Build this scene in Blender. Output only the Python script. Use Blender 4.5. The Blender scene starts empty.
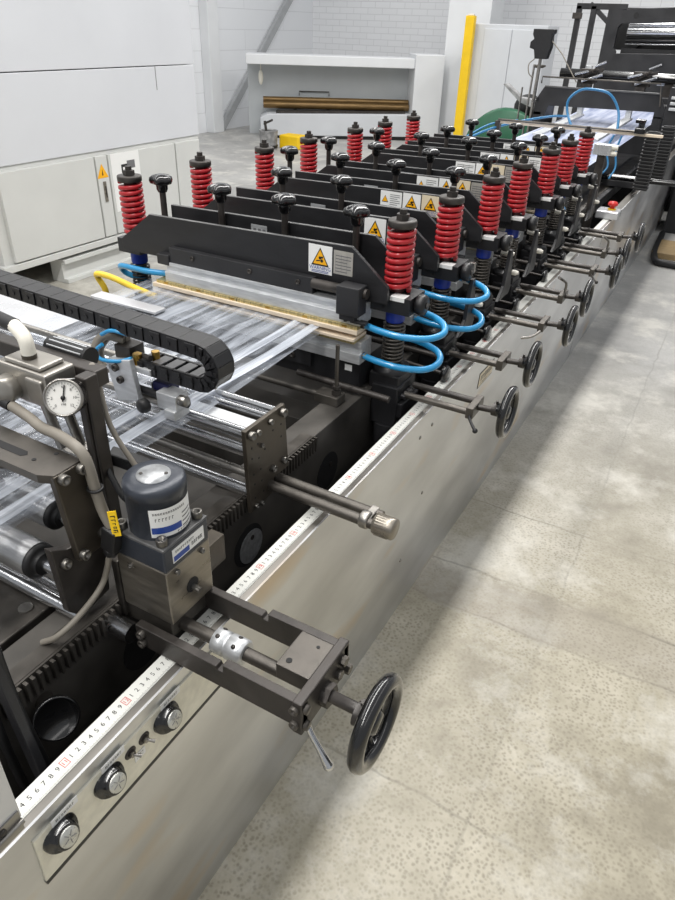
import bpy, math, random
from mathutils import Vector, Matrix
random.seed(7)
S = bpy.context.scene
COL = S.collection
PI = math.pi

# ------------------------------------------------------------------ materials
def lin(c):
    return tuple(((v/255)/12.92 if v/255 <= .04045 else ((v/255+.055)/1.055)**2.4) for v in c)

def mat(name, rgb, rough=.5, metal=0., noise=0., nscale=20., bump=0., bscale=60., stretch=(1,1,1), rgb2=None, rvar=0., coat=0., spec=.5, trans=0.):
    m = bpy.data.materials.new(name); m.use_nodes = True
    nt = m.node_tree; N = nt.nodes; L = nt.links
    b = N['Principled BSDF']
    c = lin(rgb)
    b.inputs['Base Color'].default_value = (*c, 1)
    b.inputs['Roughness'].default_value = rough
    b.inputs['Metallic'].default_value = metal
    b.inputs['Specular IOR Level'].default_value = spec
    b.inputs['Coat Weight'].default_value = coat
    b.inputs['Transmission Weight'].default_value = trans
    tc = N.new('ShaderNodeTexCoord'); mp = N.new('ShaderNodeMapping')
    mp.inputs['Scale'].default_value = stretch
    L.new(tc.outputs['Object'], mp.inputs['Vector'])
    nz = N.new('ShaderNodeTexNoise'); nz.inputs['Scale'].default_value = nscale; nz.inputs['Detail'].default_value = 5
    L.new(mp.outputs['Vector'], nz.inputs['Vector'])
    if noise > 0 or rgb2:
        mx = N.new('ShaderNodeMix'); mx.data_type = 'RGBA'
        d = lin(rgb2) if rgb2 else tuple(v*(1-noise) for v in c)
        e = c if rgb2 else tuple(min(1, v*(1+noise)) for v in c)
        mx.inputs['A'].default_value = (*d, 1); mx.inputs['B'].default_value = (*e, 1)
        rm = N.new('ShaderNodeMapRange'); rm.inputs['From Min'].default_value = .3; rm.inputs['From Max'].default_value = .7
        L.new(nz.outputs['Fac'], rm.inputs['Value']); L.new(rm.outputs['Result'], mx.inputs['Factor'])
        L.new(mx.outputs['Result'], b.inputs['Base Color'])
    if rvar > 0:
        rr = N.new('ShaderNodeMapRange'); rr.inputs['From Min'].default_value = .3; rr.inputs['From Max'].default_value = .7
        rr.inputs['To Min'].default_value = max(.02, rough-rvar); rr.inputs['To Max'].default_value = rough+rvar
        L.new(nz.outputs['Fac'], rr.inputs['Value']); L.new(rr.outputs['Result'], b.inputs['Roughness'])
    if bump > 0:
        n2 = N.new('ShaderNodeTexNoise'); n2.inputs['Scale'].default_value = bscale; n2.inputs['Detail'].default_value = 3
        L.new(mp.outputs['Vector'], n2.inputs['Vector'])
        bp = N.new('ShaderNodeBump'); bp.inputs['Strength'].default_value = bump; bp.inputs['Distance'].default_value = .002
        L.new(n2.outputs['Fac'], bp.inputs['Height']); L.new(bp.outputs['Normal'], b.inputs['Normal'])
    return m

M = {}
M['black_paint'] = mat('black_paint', (37,37,39), .42, 0, .25, 9, .15, 90, rvar=.1)
M['beam_black'] = mat('beam_black', (40,40,42), .38, .2, .2, 6, .1, 120, stretch=(1,1,4), rvar=.1)
M['black_edge'] = mat('black_edge', (92,92,92), .4, .4, .2, 30)
M['dark'] = mat('dark_oxide_steel', (62,58,55), .45, .35, .35, 25, .2, 60, rvar=.12)
M['bare_dark'] = mat('bare_dark_steel', (88,84,79), .42, .6, .3, 18, .15, 80, rvar=.12)
M['bronze_steel'] = mat('brown_oiled_steel', (76,70,62), .4, .55, .35, 12, .15, 60, rvar=.12)
M['bed'] = mat('oily_bed_plate', (80,77,73), .45, .3, .5, 7, .2, 40, rvar=.15)
M['steel'] = mat('machined_steel', (150,147,142), .34, .9, .15, 30, .1, 120, rvar=.1)
M['chrome'] = mat('polished_roller', (205,206,208), .22, 1, .08, 40, stretch=(1,12,12), rvar=.02)
M['satin_roller'] = mat('satin_roller', (190,190,190), .34, .9, .08, 30, stretch=(1,12,12), rvar=.06)
M['alu'] = mat('aluminium', (204,206,208), .4, .55, .12, 25, .1, 90, stretch=(1,6,6), rvar=.1)
M['boxsteel'] = mat('brushed_box_steel', (142,136,126), .36, .8, .22, 14, .15, 70, stretch=(1,1,5), rvar=.1)
M['red'] = mat('red_spring_paint', (172,28,36), .38, 0, .15, 20, coat=.3)
M['redcore'] = mat('spring_guide', (70,30,30), .5, .2)
M['chain_rung'] = mat('chain_rung', (112,112,114), .45)
M['rubber'] = mat('black_rubber', (26,26,27), .5, 0, .2, 30)
M['gloss_black'] = mat('gloss_black_plastic', (18,18,19), .22, 0, coat=.5)
M['satin_black'] = mat('satin_black_plastic', (25,25,27), .42, 0, .2, 40, .1, 200)
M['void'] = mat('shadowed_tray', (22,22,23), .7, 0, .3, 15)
M['blue_hose'] = mat('blue_hose', (38,142,196), .32, 0, coat=.3)
M['blue_hose_far'] = mat('deep_blue_hose', (40,112,158), .35)
M['brace_grey'] = mat('brace_grey', (168,170,172), .5, 0, .08, 8)
M['bolt_steel'] = mat('bolt_steel', (116,113,108), .36, .85, .15, 60)
M['navy'] = mat('navy_cell', (26,28,74), .35)
M['blue_collar'] = mat('blue_collar', (24,52,150), .4)
M['yellow'] = mat('yellow_paint', (240,198,20), .45, 0, .06, 10)
M['yellow_hose'] = mat('yellow_hose', (236,200,60), .35)
M['white'] = mat('white_paint', (222,224,226), .4, 0, .03, 3)
M['cab_white'] = mat('cabinet_paint', (206,207,204), .32, 0, .03, 4)
M['cab_line'] = mat('cab_line_grey', (120,120,120), .6)
M['cab_up'] = mat('glossy_upper_panel', (212,214,218), .22, 0, .03, 2)
M['labelwhite'] = mat('label_white', (236,236,234), .35)
M['labelbeige'] = mat('label_beige', (222,208,180), .35)
M['labelyellow'] = mat('label_yellow', (246,178,20), .35)
M['labelblack'] = mat('label_black', (20,20,20), .4)
M['labelblue'] = mat('label_blue', (36,70,150), .4)
M['labelgrey'] = mat('label_grey_plate', (178,174,166), .35, .3, .1, 60)
M['labelred'] = mat('label_red', (200,40,36), .4)
M['ink'] = mat('ink_grey', (110,110,112), .5)
M['cream'] = mat('cream_insulation', (222,206,184), .5, 0, .08, 30, stretch=(1,6,6))
M['brass'] = mat('brass_strip', (196,180,130), .35, .7, .3, 60, stretch=(3,1,1), rvar=.1)
M['brassfit'] = mat('brass_fitting', (196,160,84), .28, 1)
M['motor'] = mat('motor_blue_grey', (56,60,68), .34, .2, .1, 30, .12, 160)
M['motortop'] = mat('cast_silver', (178,180,182), .4, .6, .25, 90, .3, 140)
M['regulator'] = mat('regulator_zinc', (158,154,147), .36, .7, .12, 20)
M['dial'] = mat('gauge_dial', (238,236,230), .25, coat=.4)
M['cable'] = mat('grey_cable', (128,122,112), .5, 0, .1, 30)
M['dialcap'] = mat('silver_dial_cap', (196,196,190), .3, .6, .12, 70, rvar=.1)
M['green'] = mat('green_paint', (24,86,58), .45, 0, .15, 8)
M['bronze_roll'] = mat('bronze_roll', (112,88,52), .35, .5, .3, 5, stretch=(1,8,8))
M['wood'] = mat('wood_board', (150,128,92), .6, 0, .2, 14, stretch=(1,8,8))
M['grey_fabric'] = mat('grey_sack', (150,150,150), .6, 0, .5, 12)
M['plastic_white'] = mat('white_plastic', (226,222,210), .4)
M['redpart'] = mat('red_tool_paint', (150,30,24), .4)
M['greybox'] = mat('grey_enclosure', (204,207,211), .45, 0, .04, 3)
M['wall_in'] = mat('grey_recess_panel', (186,190,192), .6, 0, .05, 2)
M['tape'] = mat('ruler_tape', (218,218,212), .45)
M['lip'] = mat('bent_lip', (150,146,140), .35, .9, .12, 20, stretch=(1,.1,1), rvar=.1)
M['plate_bright'] = mat('bright_control_plate', (228,224,208), .4, .15, .1, 50, .2, 80, rvar=.08)
M['film2'] = mat('printed_web', (214,220,238), .25, 0, .12, 5, stretch=(5,.5,1), rgb2=(150,160,190))
M['cover'] = mat('light_cover_sheet', (205,206,208), .3, .4, .05, 4, rvar=.05)
M['grate'] = mat('grate_steel', (92,92,92), .45, .4)

def panel_material():
    m = mat('stainless_skirt', (176,168,156), .36, 1.)
    nt = m.node_tree; N = nt.nodes; L = nt.links; b = N['Principled BSDF']
    tc = N.new('ShaderNodeTexCoord')
    mp = N.new('ShaderNodeMapping'); mp.inputs['Scale'].default_value = (1, .8, 2.2); L.new(tc.outputs['Object'], mp.inputs['Vector'])
    n1 = N.new('ShaderNodeTexNoise'); n1.inputs['Scale'].default_value = 2.2; n1.inputs['Detail'].default_value = 5; L.new(mp.outputs['Vector'], n1.inputs['Vector'])
    mp2 = N.new('ShaderNodeMapping'); mp2.inputs['Scale'].default_value = (1, .25, 40); L.new(tc.outputs['Object'], mp2.inputs['Vector'])
    n2 = N.new('ShaderNodeTexNoise'); n2.inputs['Scale'].default_value = 14; n2.inputs['Detail'].default_value = 4; L.new(mp2.outputs['Vector'], n2.inputs['Vector'])
    cr = N.new('ShaderNodeValToRGB')
    cr.color_ramp.elements[0].position = .35; cr.color_ramp.elements[0].color = (*lin((194,195,197)), 1)
    cr.color_ramp.elements[1].position = .68; cr.color_ramp.elements[1].color = (*lin((228,229,230)), 1)
    L.new(n1.outputs['Fac'], cr.inputs['Fac'])
    n3 = N.new('ShaderNodeTexNoise'); n3.inputs['Scale'].default_value = 2.6; n3.inputs['Detail'].default_value = 2; L.new(mp.outputs['Vector'], n3.inputs['Vector'])
    r3 = N.new('ShaderNodeMapRange'); r3.inputs['From Min'].default_value = .6; r3.inputs['From Max'].default_value = .74; r3.inputs['To Max'].default_value = .45; L.new(n3.outputs['Fac'], r3.inputs['Value'])
    m3 = N.new('ShaderNodeMix'); m3.data_type = 'RGBA'; m3.inputs['B'].default_value = (*lin((222,186,126)), 1)
    L.new(r3.outputs['Result'], m3.inputs['Factor']); L.new(cr.outputs['Color'], m3.inputs['A']); L.new(m3.outputs['Result'], b.inputs['Base Color'])
    mr = N.new('ShaderNodeMapRange'); mr.inputs['To Min'].default_value = .24; mr.inputs['To Max'].default_value = .52
    L.new(n1.outputs['Fac'], mr.inputs['Value']); L.new(mr.outputs['Result'], b.inputs['Roughness'])
    bp = N.new('ShaderNodeBump'); bp.inputs['Strength'].default_value = .06; bp.inputs['Distance'].default_value = .001
    L.new(n2.outputs['Fac'], bp.inputs['Height']); L.new(bp.outputs['Normal'], b.inputs['Normal'])
    return m
M['skirt'] = panel_material()

def floor_material():
    m = mat('worn_concrete', (190,184,170), .5)
    nt = m.node_tree; N = nt.nodes; L = nt.links; b = N['Principled BSDF']
    tc = N.new('ShaderNodeTexCoord')
    big = N.new('ShaderNodeTexNoise'); big.inputs['Scale'].default_value = 1.3; big.inputs['Detail'].default_value = 7; big.inputs['Roughness'].default_value = .72
    L.new(tc.outputs['Object'], big.inputs['Vector'])
    r1 = N.new('ShaderNodeValToRGB')
    e = r1.color_ramp.elements
    e[0].position = .36; e[0].color = (*lin((144,137,120)), 1)
    e[1].position = .62; e[1].color = (*lin((196,189,171)), 1)
    mid = e.new(.46); mid.color = (*lin((168,161,142)), 1)
    L.new(big.outputs['Fac'], r1.inputs['Fac'])
    # worn pitted coating: small dark pits, denser in patches
    wp = N.new('ShaderNodeTexNoise'); wp.inputs['Scale'].default_value = 45; wp.inputs['Detail'].default_value = 2
    L.new(tc.outputs['Object'], wp.inputs['Vector'])
    mixv = N.new('ShaderNodeMix'); mixv.data_type = 'VECTOR'; mixv.inputs['Factor'].default_value = .012
    L.new(tc.outputs['Object'], mixv.inputs['A']); L.new(wp.outputs['Color'], mixv.inputs['B'])
    vo = N.new('ShaderNodeTexVoronoi'); vo.inputs['Scale'].default_value = 90; L.new(mixv.outputs['Result'], vo.inputs['Vector'])
    pit = N.new('ShaderNodeMapRange'); pit.inputs['From Min'].default_value = .15; pit.inputs['From Max'].default_value = .55
    pit.inputs['To Min'].default_value = 1; pit.inputs['To Max'].default_value = 0
    L.new(vo.outputs['Distance'], pit.inputs['Value'])
    pat = N.new('ShaderNodeTexNoise'); pat.inputs['Scale'].default_value = 2.6; pat.inputs['Detail'].default_value = 4
    L.new(tc.outputs['Object'], pat.inputs['Vector'])
    pr = N.new('ShaderNodeMapRange'); pr.inputs['From Min'].default_value = .35; pr.inputs['From Max'].default_value = .6
    pr.inputs['To Min'].default_value = .2; pr.inputs['To Max'].default_value = .6
    L.new(pat.outputs['Fac'], pr.inputs['Value'])
    mul = N.new('ShaderNodeMath'); mul.operation = 'MULTIPLY'; L.new(pit.outputs['Result'], mul.inputs[0]); L.new(pr.outputs['Result'], mul.inputs[1])
    # beige to grey down the hall: light's colour shift painted in; pits fade too
    sx = N.new('ShaderNodeSeparateXYZ'); L.new(tc.outputs['Object'], sx.inputs['Vector'])
    ad = N.new('ShaderNodeMath'); ad.operation = 'MULTIPLY_ADD'; ad.inputs[1].default_value = 1.6; L.new(big.outputs['Fac'], ad.inputs[0]); L.new(sx.outputs['Y'], ad.inputs[2])
    far_tone = N.new('ShaderNodeMapRange'); far_tone.inputs['From Min'].default_value = 2.6; far_tone.inputs['From Max'].default_value = 5.0
    L.new(ad.outputs['Value'], far_tone.inputs['Value'])
    grey = N.new('ShaderNodeValToRGB')
    grey.color_ramp.elements[0].position = .35; grey.color_ramp.elements[0].color = (*lin((148,147,145)), 1)
    grey.color_ramp.elements[1].position = .65; grey.color_ramp.elements[1].color = (*lin((182,181,178)), 1)
    L.new(big.outputs['Fac'], grey.inputs['Fac'])
    mg = N.new('ShaderNodeMix'); mg.data_type = 'RGBA'
    L.new(far_tone.outputs['Result'], mg.inputs['Factor']); L.new(r1.outputs['Color'], mg.inputs['A']); L.new(grey.outputs['Color'], mg.inputs['B'])
    inv = N.new('ShaderNodeMapRange'); inv.inputs['To Min'].default_value = 1; inv.inputs['To Max'].default_value = .25
    L.new(far_tone.outputs['Result'], inv.inputs['Value'])
    m2 = N.new('ShaderNodeMath'); m2.operation = 'MULTIPLY'; L.new(mul.outputs['Value'], m2.inputs[0]); L.new(inv.outputs['Result'], m2.inputs[1])
    mx = N.new('ShaderNodeMix'); mx.data_type = 'RGBA'; mx.inputs['B'].default_value = (*lin((118,110,93)), 1)
    L.new(m2.outputs['Value'], mx.inputs['Factor']); L.new(mg.outputs['Result'], mx.inputs['A'])
    # pale scuffs and hairline cracks
    sc = N.new('ShaderNodeTexNoise'); sc.inputs['Scale'].default_value = 2.1; sc.inputs['Detail'].default_value = 8; sc.inputs['Roughness'].default_value = .7
    mps = N.new('ShaderNodeMapping'); mps.inputs['Location'].default_value = (3.3,1.2,0); L.new(tc.outputs['Object'], mps.inputs['Vector']); L.new(mps.outputs['Vector'], sc.inputs['Vector'])
    sr = N.new('ShaderNodeMapRange'); sr.inputs['From Min'].default_value = .5; sr.inputs['From Max'].default_value = .64; sr.inputs['To Max'].default_value = .6; L.new(sc.outputs['Fac'], sr.inputs['Value'])
    ms = N.new('ShaderNodeMix'); ms.data_type = 'RGBA'; ms.inputs['B'].default_value = (*lin((220,217,208)), 1)
    L.new(sr.outputs['Result'], ms.inputs['Factor']); L.new(mx.outputs['Result'], ms.inputs['A'])
    wv = N.new('ShaderNodeTexNoise'); wv.inputs['Scale'].default_value = 5; wv.inputs['Detail'].default_value = 5; L.new(tc.outputs['Object'], wv.inputs['Vector'])
    mv = N.new('ShaderNodeMix'); mv.data_type = 'VECTOR'; mv.inputs['Factor'].default_value = .06; L.new(tc.outputs['Object'], mv.inputs['A']); L.new(wv.outputs['Color'], mv.inputs['B'])
    vc = N.new('ShaderNodeTexVoronoi'); vc.feature = 'DISTANCE_TO_EDGE'; vc.inputs['Scale'].default_value = .55; L.new(mv.outputs['Result'], vc.inputs['Vector'])
    cr_ = N.new('ShaderNodeMapRange'); cr_.inputs['From Min'].default_value = .0002; cr_.inputs['From Max'].default_value = .0014; cr_.inputs['To Min'].default_value = .0; cr_.inputs['To Max'].default_value = 0; L.new(vc.outputs['Distance'], cr_.inputs['Value'])
    mc = N.new('ShaderNodeMix'); mc.data_type = 'RGBA'; mc.inputs['B'].default_value = (*lin((96,90,78)), 1)
    L.new(cr_.outputs['Result'], mc.inputs['Factor']); L.new(ms.outputs['Result'], mc.inputs['A']); # slab joints and the darker worn strip between two of them
    def mth(op, a, b_, c_=None):
        n = N.new('ShaderNodeMath'); n.operation = op
        for i, v in enumerate((a, b_, c_)):
            if v is None: continue
            if isinstance(v, (int, float)): n.inputs[i].default_value = v
            else: L.new(v, n.inputs[i])
        return n.outputs['Value']
    wob = mth('MULTIPLY_ADD', wv.outputs['Fac'], .05, -.025)
    yv = mth('ADD', sx.outputs['Y'], wob); xv = mth('ADD', sx.outputs['X'], wob)
    tot = None
    for src, p0, w0, k0 in ((yv, .985, .006, .5), (yv, 1.655, .006, .45), (yv, 1.86, .007, .6), (yv, 2.27, .006, .55), (xv, .46, .006, .3)):
        d_ = mth('ABSOLUTE', mth('SUBTRACT', src, p0), 0)
        mr_ = N.new('ShaderNodeMapRange'); mr_.inputs['From Min'].default_value = w0*.3; mr_.inputs['From Max'].default_value = w0; mr_.inputs['To Min'].default_value = k0; mr_.inputs['To Max'].default_value = 0
        L.new(d_, mr_.inputs['Value'])
        tot = mr_.outputs['Result'] if tot is None else mth('MAXIMUM', tot, mr_.outputs['Result'])
    d_ = mth('ABSOLUTE', mth('SUBTRACT', mth('ADD', sx.outputs['Y'], mth('MULTIPLY_ADD', sc.outputs['Fac'], .3, -.15)), 1.755), 0)
    bnd = N.new('ShaderNodeMapRange'); bnd.inputs['From Min'].default_value = .085; bnd.inputs['From Max'].default_value = .13; bnd.inputs['To Min'].default_value = .42; bnd.inputs['To Max'].default_value = 0; L.new(d_, bnd.inputs['Value'])
    mb_ = N.new('ShaderNodeMix'); mb_.data_type = 'RGBA'; mb_.inputs['B'].default_value = (*lin((138,130,118)), 1)
    L.new(bnd.outputs['Result'], mb_.inputs['Factor']); L.new(mc.outputs['Result'], mb_.inputs['A'])
    mj = N.new('ShaderNodeMix'); mj.data_type = 'RGBA'; mj.inputs['B'].default_value = (*lin((92,87,76)), 1)
    jm = N.new('ShaderNodeMapRange'); jm.inputs['From Min'].default_value = .42; jm.inputs['From Max'].default_value = .6; jm.inputs['To Min'].default_value = .1; L.new(big.outputs['Fac'], jm.inputs['Value'])
    L.new(mth('MULTIPLY', tot, jm.outputs['Result']), mj.inputs['Factor']); L.new(mb_.outputs['Result'], mj.inputs['A']); L.new(mj.outputs['Result'], b.inputs['Base Color'])
    b.inputs['Roughness'].default_value = .42
    bp = N.new('ShaderNodeBump'); bp.inputs['Strength'].default_value = .25; bp.inputs['Distance'].default_value = .002; bp.invert = True
    L.new(m2.outputs['Value'], bp.inputs['Height']); L.new(bp.outputs['Normal'], b.inputs['Normal'])
    return m
M['floor'] = floor_material()

def wall_material(name, rgb, bw, bh, gap):
    m = mat(name, rgb, .5)
    nt = m.node_tree; N = nt.nodes; L = nt.links; b = N['Principled BSDF']
    tc = N.new('ShaderNodeTexCoord'); sp = N.new('ShaderNodeSeparateXYZ'); L.new(tc.outputs['Object'], sp.inputs['Vector'])
    ad = N.new('ShaderNodeMath'); ad.operation = 'ADD'; L.new(sp.outputs['X'], ad.inputs[0]); L.new(sp.outputs['Y'], ad.inputs[1])
    cb = N.new('ShaderNodeCombineXYZ'); L.new(ad.outputs['Value'], cb.inputs['X']); L.new(sp.outputs['Z'], cb.inputs['Y'])
    br = N.new('ShaderNodeTexBrick'); br.inputs['Scale'].default_value = 1
    br.inputs['Brick Width'].default_value = bw; br.inputs['Row Height'].default_value = bh; br.inputs['Mortar Size'].default_value = gap
    c = lin(rgb)
    br.inputs['Color1'].default_value = (*c, 1); br.inputs['Color2'].default_value = (*[v*.97 for v in c], 1); br.inputs['Mortar'].default_value = (*[v*.83 for v in c], 1)
    L.new(cb.outputs['Vector'], br.inputs['Vector']); L.new(br.outputs['Color'], b.inputs['Base Color'])
    return m
M['wall'] = wall_material('white_wall', (234,236,239), 2.4, .3, .006)
M['brick'] = wall_material('white_painted_brick', (240,241,243), .3, .1, .006)

def film_material(name, base, tmin, tmax, stretch, scale):
    m = bpy.data.materials.new(name); m.use_nodes = True
    nt = m.node_tree; N = nt.nodes; L = nt.links
    b = N['Principled BSDF']; out = N['Material Output']
    b.inputs['Base Color'].default_value = (*lin(base), 1); b.inputs['Roughness'].default_value = .14
    b.inputs['Specular IOR Level'].default_value = .9
    tr = N.new('ShaderNodeBsdfTransparent'); tr.inputs['Color'].default_value = (.95,.96,.98,1)
    mxs = N.new('ShaderNodeMixShader')
    tc = N.new('ShaderNodeTexCoord'); mp = N.new('ShaderNodeMapping'); mp.inputs['Scale'].default_value = stretch
    L.new(tc.outputs['Object'], mp.inputs['Vector'])
    nz = N.new('ShaderNodeTexNoise'); nz.inputs['Scale'].default_value = scale; nz.inputs['Detail'].default_value = 6; nz.inputs['Distortion'].default_value = .6
    L.new(mp.outputs['Vector'], nz.inputs['Vector'])
    mr = N.new('ShaderNodeMapRange'); mr.inputs['From Min'].default_value = .35; mr.inputs['From Max'].default_value = .68
    mr.inputs['To Min'].default_value = tmin; mr.inputs['To Max'].default_value = tmax
    L.new(nz.outputs['Fac'], mr.inputs['Value']); L.new(mr.outputs['Result'], mxs.inputs['Fac'])
    bp = N.new('ShaderNodeBump'); bp.inputs['Strength'].default_value = .6; bp.inputs['Distance'].default_value = .004
    L.new(nz.outputs['Fac'], bp.inputs['Height']); L.new(bp.outputs['Normal'], b.inputs['Normal'])
    L.new(tr.outputs['BSDF'], mxs.inputs[1]); L.new(b.outputs['BSDF'], mxs.inputs[2]); L.new(mxs.outputs['Shader'], out.inputs['Surface'])
    return m
M['film'] = film_material('clear_plastic_film', (200,206,216), .10, .62, (10,1.2,1), 4)
M['film_fold'] = film_material('folded_plastic_film', (212,218,228), .35, .85, (30,1.2,1), 3)

# ------------------------------------------------------------------ mesh builder
class MB:
    def __init__(s, mat='dark'):
        s.v = []; s.f = []; s.mi = []; s.sm = []; s.mats = []; s.cur = 0; s.use(mat)
    def use(s, name):
        if name not in s.mats: s.mats.append(name)
        s.cur = s.mats.index(name); return s
    def add(s, vs, fs, smooth=False):
        o = len(s.v); s.v += [Vector(p) for p in vs]
        for f in fs: s.f.append([i+o for i in f]); s.mi.append(s.cur); s.sm.append(smooth)
        return s
    def box(s, x0, x1, y0, y1, z0, z1):
        vs = [(x,y,z) for x in (x0,x1) for y in (y0,y1) for z in (z0,z1)]
        return s.add(vs, [(0,1,3,2),(4,6,7,5),(0,4,5,1),(2,3,7,6),(0,2,6,4),(1,5,7,3)])
    def obox(s, c, ax, ay, az, hx, hy, hz):
        c = Vector(c); ax = Vector(ax).normalized(); ay = Vector(ay).normalized(); az = Vector(az).normalized()
        vs = [c+ax*x*hx+ay*y*hy+az*z*hz for x in (-1,1) for y in (-1,1) for z in (-1,1)]
        return s.add(vs, [(0,1,3,2),(4,6,7,5),(0,4,5,1),(2,3,7,6),(0,2,6,4),(1,5,7,3)])
    def prism(s, poly, axis, a0, a1):
        n = len(poly)
        def P(p, a):
            if axis == 'x': return (a, p[0], p[1])
            if axis == 'y': return (p[0], a, p[1])
            return (p[0], p[1], a)
        vs = [P(p, a0) for p in poly] + [P(p, a1) for p in poly]
        fs = [tuple(range(n))[::-1], tuple(range(n, 2*n))] + [(i, (i+1) % n, n+(i+1) % n, n+i) for i in range(n)]
        return s.add(vs, fs)
    def lathe(s, prof, o, d, n=20, caps=True):
        o = Vector(o); d = Vector(d).normalized()
        u = d.orthogonal().normalized(); w = d.cross(u)
        vs = []; fs = []
        for (r, h) in prof:
            for i in range(n):
                a = 2*PI*i/n; vs.append(o + d*h + (u*math.cos(a)+w*math.sin(a))*r)
        for k in range(len(prof)-1):
            for i in range(n):
                j = (i+1) % n; fs.append((k*n+i, k*n+j, (k+1)*n+j, (k+1)*n+i))
        s.add(vs, fs, True)
        if caps:
            for k, rv in ((0, True), (len(prof)-1, False)):
                if prof[k][0] > 1e-5:
                    c = [vs[k*n+i] for i in range(n)]
                    s.add(c[::-1] if rv else c, [tuple(range(n))])
        return s
    def cyl(s, p0, p1, r, n=16, r1=None):
        p0 = Vector(p0); p1 = Vector(p1); d = p1-p0
        return s.lathe([(r, 0), (r if r1 is None else r1, d.length)], p0, d, n)
    def disc_holes(s): return s
    def tube(s, pts, r, n=10, closed=False, smoothsub=0):
        P = [Vector(p) for p in pts]
        if smoothsub: P = spline(P, smoothsub, closed)
        m = len(P); vs = []; fs = []
        T = []
        for i in range(m):
            a = P[(i-1) % m] if (closed or i > 0) else P[i]; b = P[(i+1) % m] if (closed or i < m-1) else P[i]
            T.append((b-a).normalized())
        u = T[0].orthogonal().normalized()
        for i in range(m):
            u = (u - T[i]*u.dot(T[i])).normalized(); w = T[i].cross(u)
            rr = r
            if isinstance(r, (list, tuple)):
                q = i/(m-1)*(len(r)-1); q0 = min(int(q), len(r)-2); rr = r[q0]+(r[q0+1]-r[q0])*(q-q0)
            for k in range(n):
                a = 2*PI*k/n; vs.append(P[i] + (u*math.cos(a)+w*math.sin(a))*rr)
        for i in range(m if closed else m-1):
            i2 = (i+1) % m
            for k in range(n):
                k2 = (k+1) % n; fs.append((i*n+k, i*n+k2, i2*n+k2, i2*n+k))
        s.add(vs, fs, True)
        if not closed:
            s.add([vs[k] for k in range(n)][::-1], [tuple(range(n))]); s.add([vs[(m-1)*n+k] for k in range(n)], [tuple(range(n))])
        return s
    def helix(s, c, z0, z1, R, turns, w, h, seg=20, sec=8):
        c = Vector(c); m = int(turns*seg)+1; vs = []; fs = []
        for i in range(m):
            a = 2*PI*i/seg; z = z0 + (z1-z0)*i/(m-1)
            for k in range(sec):
                b = 2*PI*k/sec + PI/sec
                cb, sb = math.cos(b), math.sin(b)
                e = .72
                rr = R + w*math.copysign(abs(cb)**e, cb); zz = z + h*math.copysign(abs(sb)**e, sb)
                vs.append(c + Vector((rr*math.cos(a), rr*math.sin(a), zz)))
        for i in range(m-1):
            for k in range(sec):
                k2 = (k+1) % sec; fs.append((i*sec+k, (i+1)*sec+k, (i+1)*sec+k2, i*sec+k2))
        s.add(vs, fs, True)
        s.add([vs[k] for k in range(sec)], [tuple(range(sec))]); s.add([vs[(m-1)*sec+k] for k in range(sec)][::-1], [tuple(range(sec))])
        return s
    def torus(s, c, d, R, r, n=40, k=12, sx=1.0):
        c = Vector(c); d = Vector(d).normalized(); u = d.orthogonal().normalized(); w = d.cross(u)
        pts = [c + (u*math.cos(2*PI*i/n)+w*math.sin(2*PI*i/n))*R for i in range(n)]
        return s.tube(pts, r, k, True)
    def sphere(s, c, r, sc=(1,1,1), n=14, m=9):
        c = Vector(c); vs = []; fs = []
        for j in range(m+1):
            t = PI*j/m
            for i in range(n):
                a = 2*PI*i/n
                vs.append(c + Vector((math.sin(t)*math.cos(a)*r*sc[0], math.sin(t)*math.sin(a)*r*sc[1], math.cos(t)*r*sc[2])))
        for j in range(m):
            for i in range(n):
                fs.append((j*n+i, (j+1)*n+i, (j+1)*n+(i+1) % n, j*n+(i+1) % n))
        return s.add(vs, fs, True)
    def hexhead(s, p, d, r, h):
        p = Vector(p); d = Vector(d).normalized(); u = d.orthogonal().normalized(); w = d.cross(u)
        a = [p + (u*math.cos(i*PI/3)+w*math.sin(i*PI/3))*r for i in range(6)]; b = [q + d*h for q in a]
        return s.add(a+b, [tuple(range(6))[::-1], tuple(range(6, 12))] + [(i, (i+1) % 6, 6+(i+1) % 6, 6+i) for i in range(6)])
    def sockethead(s, p, d, r, h):
        s.lathe([(r, 0), (r, h*.9), (r*.92, h), (r*.55, h), (r*.5, h*.55), (0, h*.5)], p, d, 14); return s
    def quad(s, o, u, v, off=0):
        o = Vector(o); u = Vector(u); v = Vector(v); n = u.cross(v).normalized()*off
        return s.add([o+n, o+u+n, o+u+v+n, o+v+n], [(0,1,2,3)])
    def poly3(s, pts):
        return s.add(pts, [tuple(range(len(pts)))])
    def text(s, txt, o, right, up, size, off=0):
        vs, ps = text_mesh(txt)
        R = Vector(right).normalized(); U = Vector(up).normalized(); Nn = R.cross(U)
        o = Vector(o)
        return s.add([o + R*p[0]*size + U*p[1]*size + Nn*off for p in vs], ps)

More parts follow.
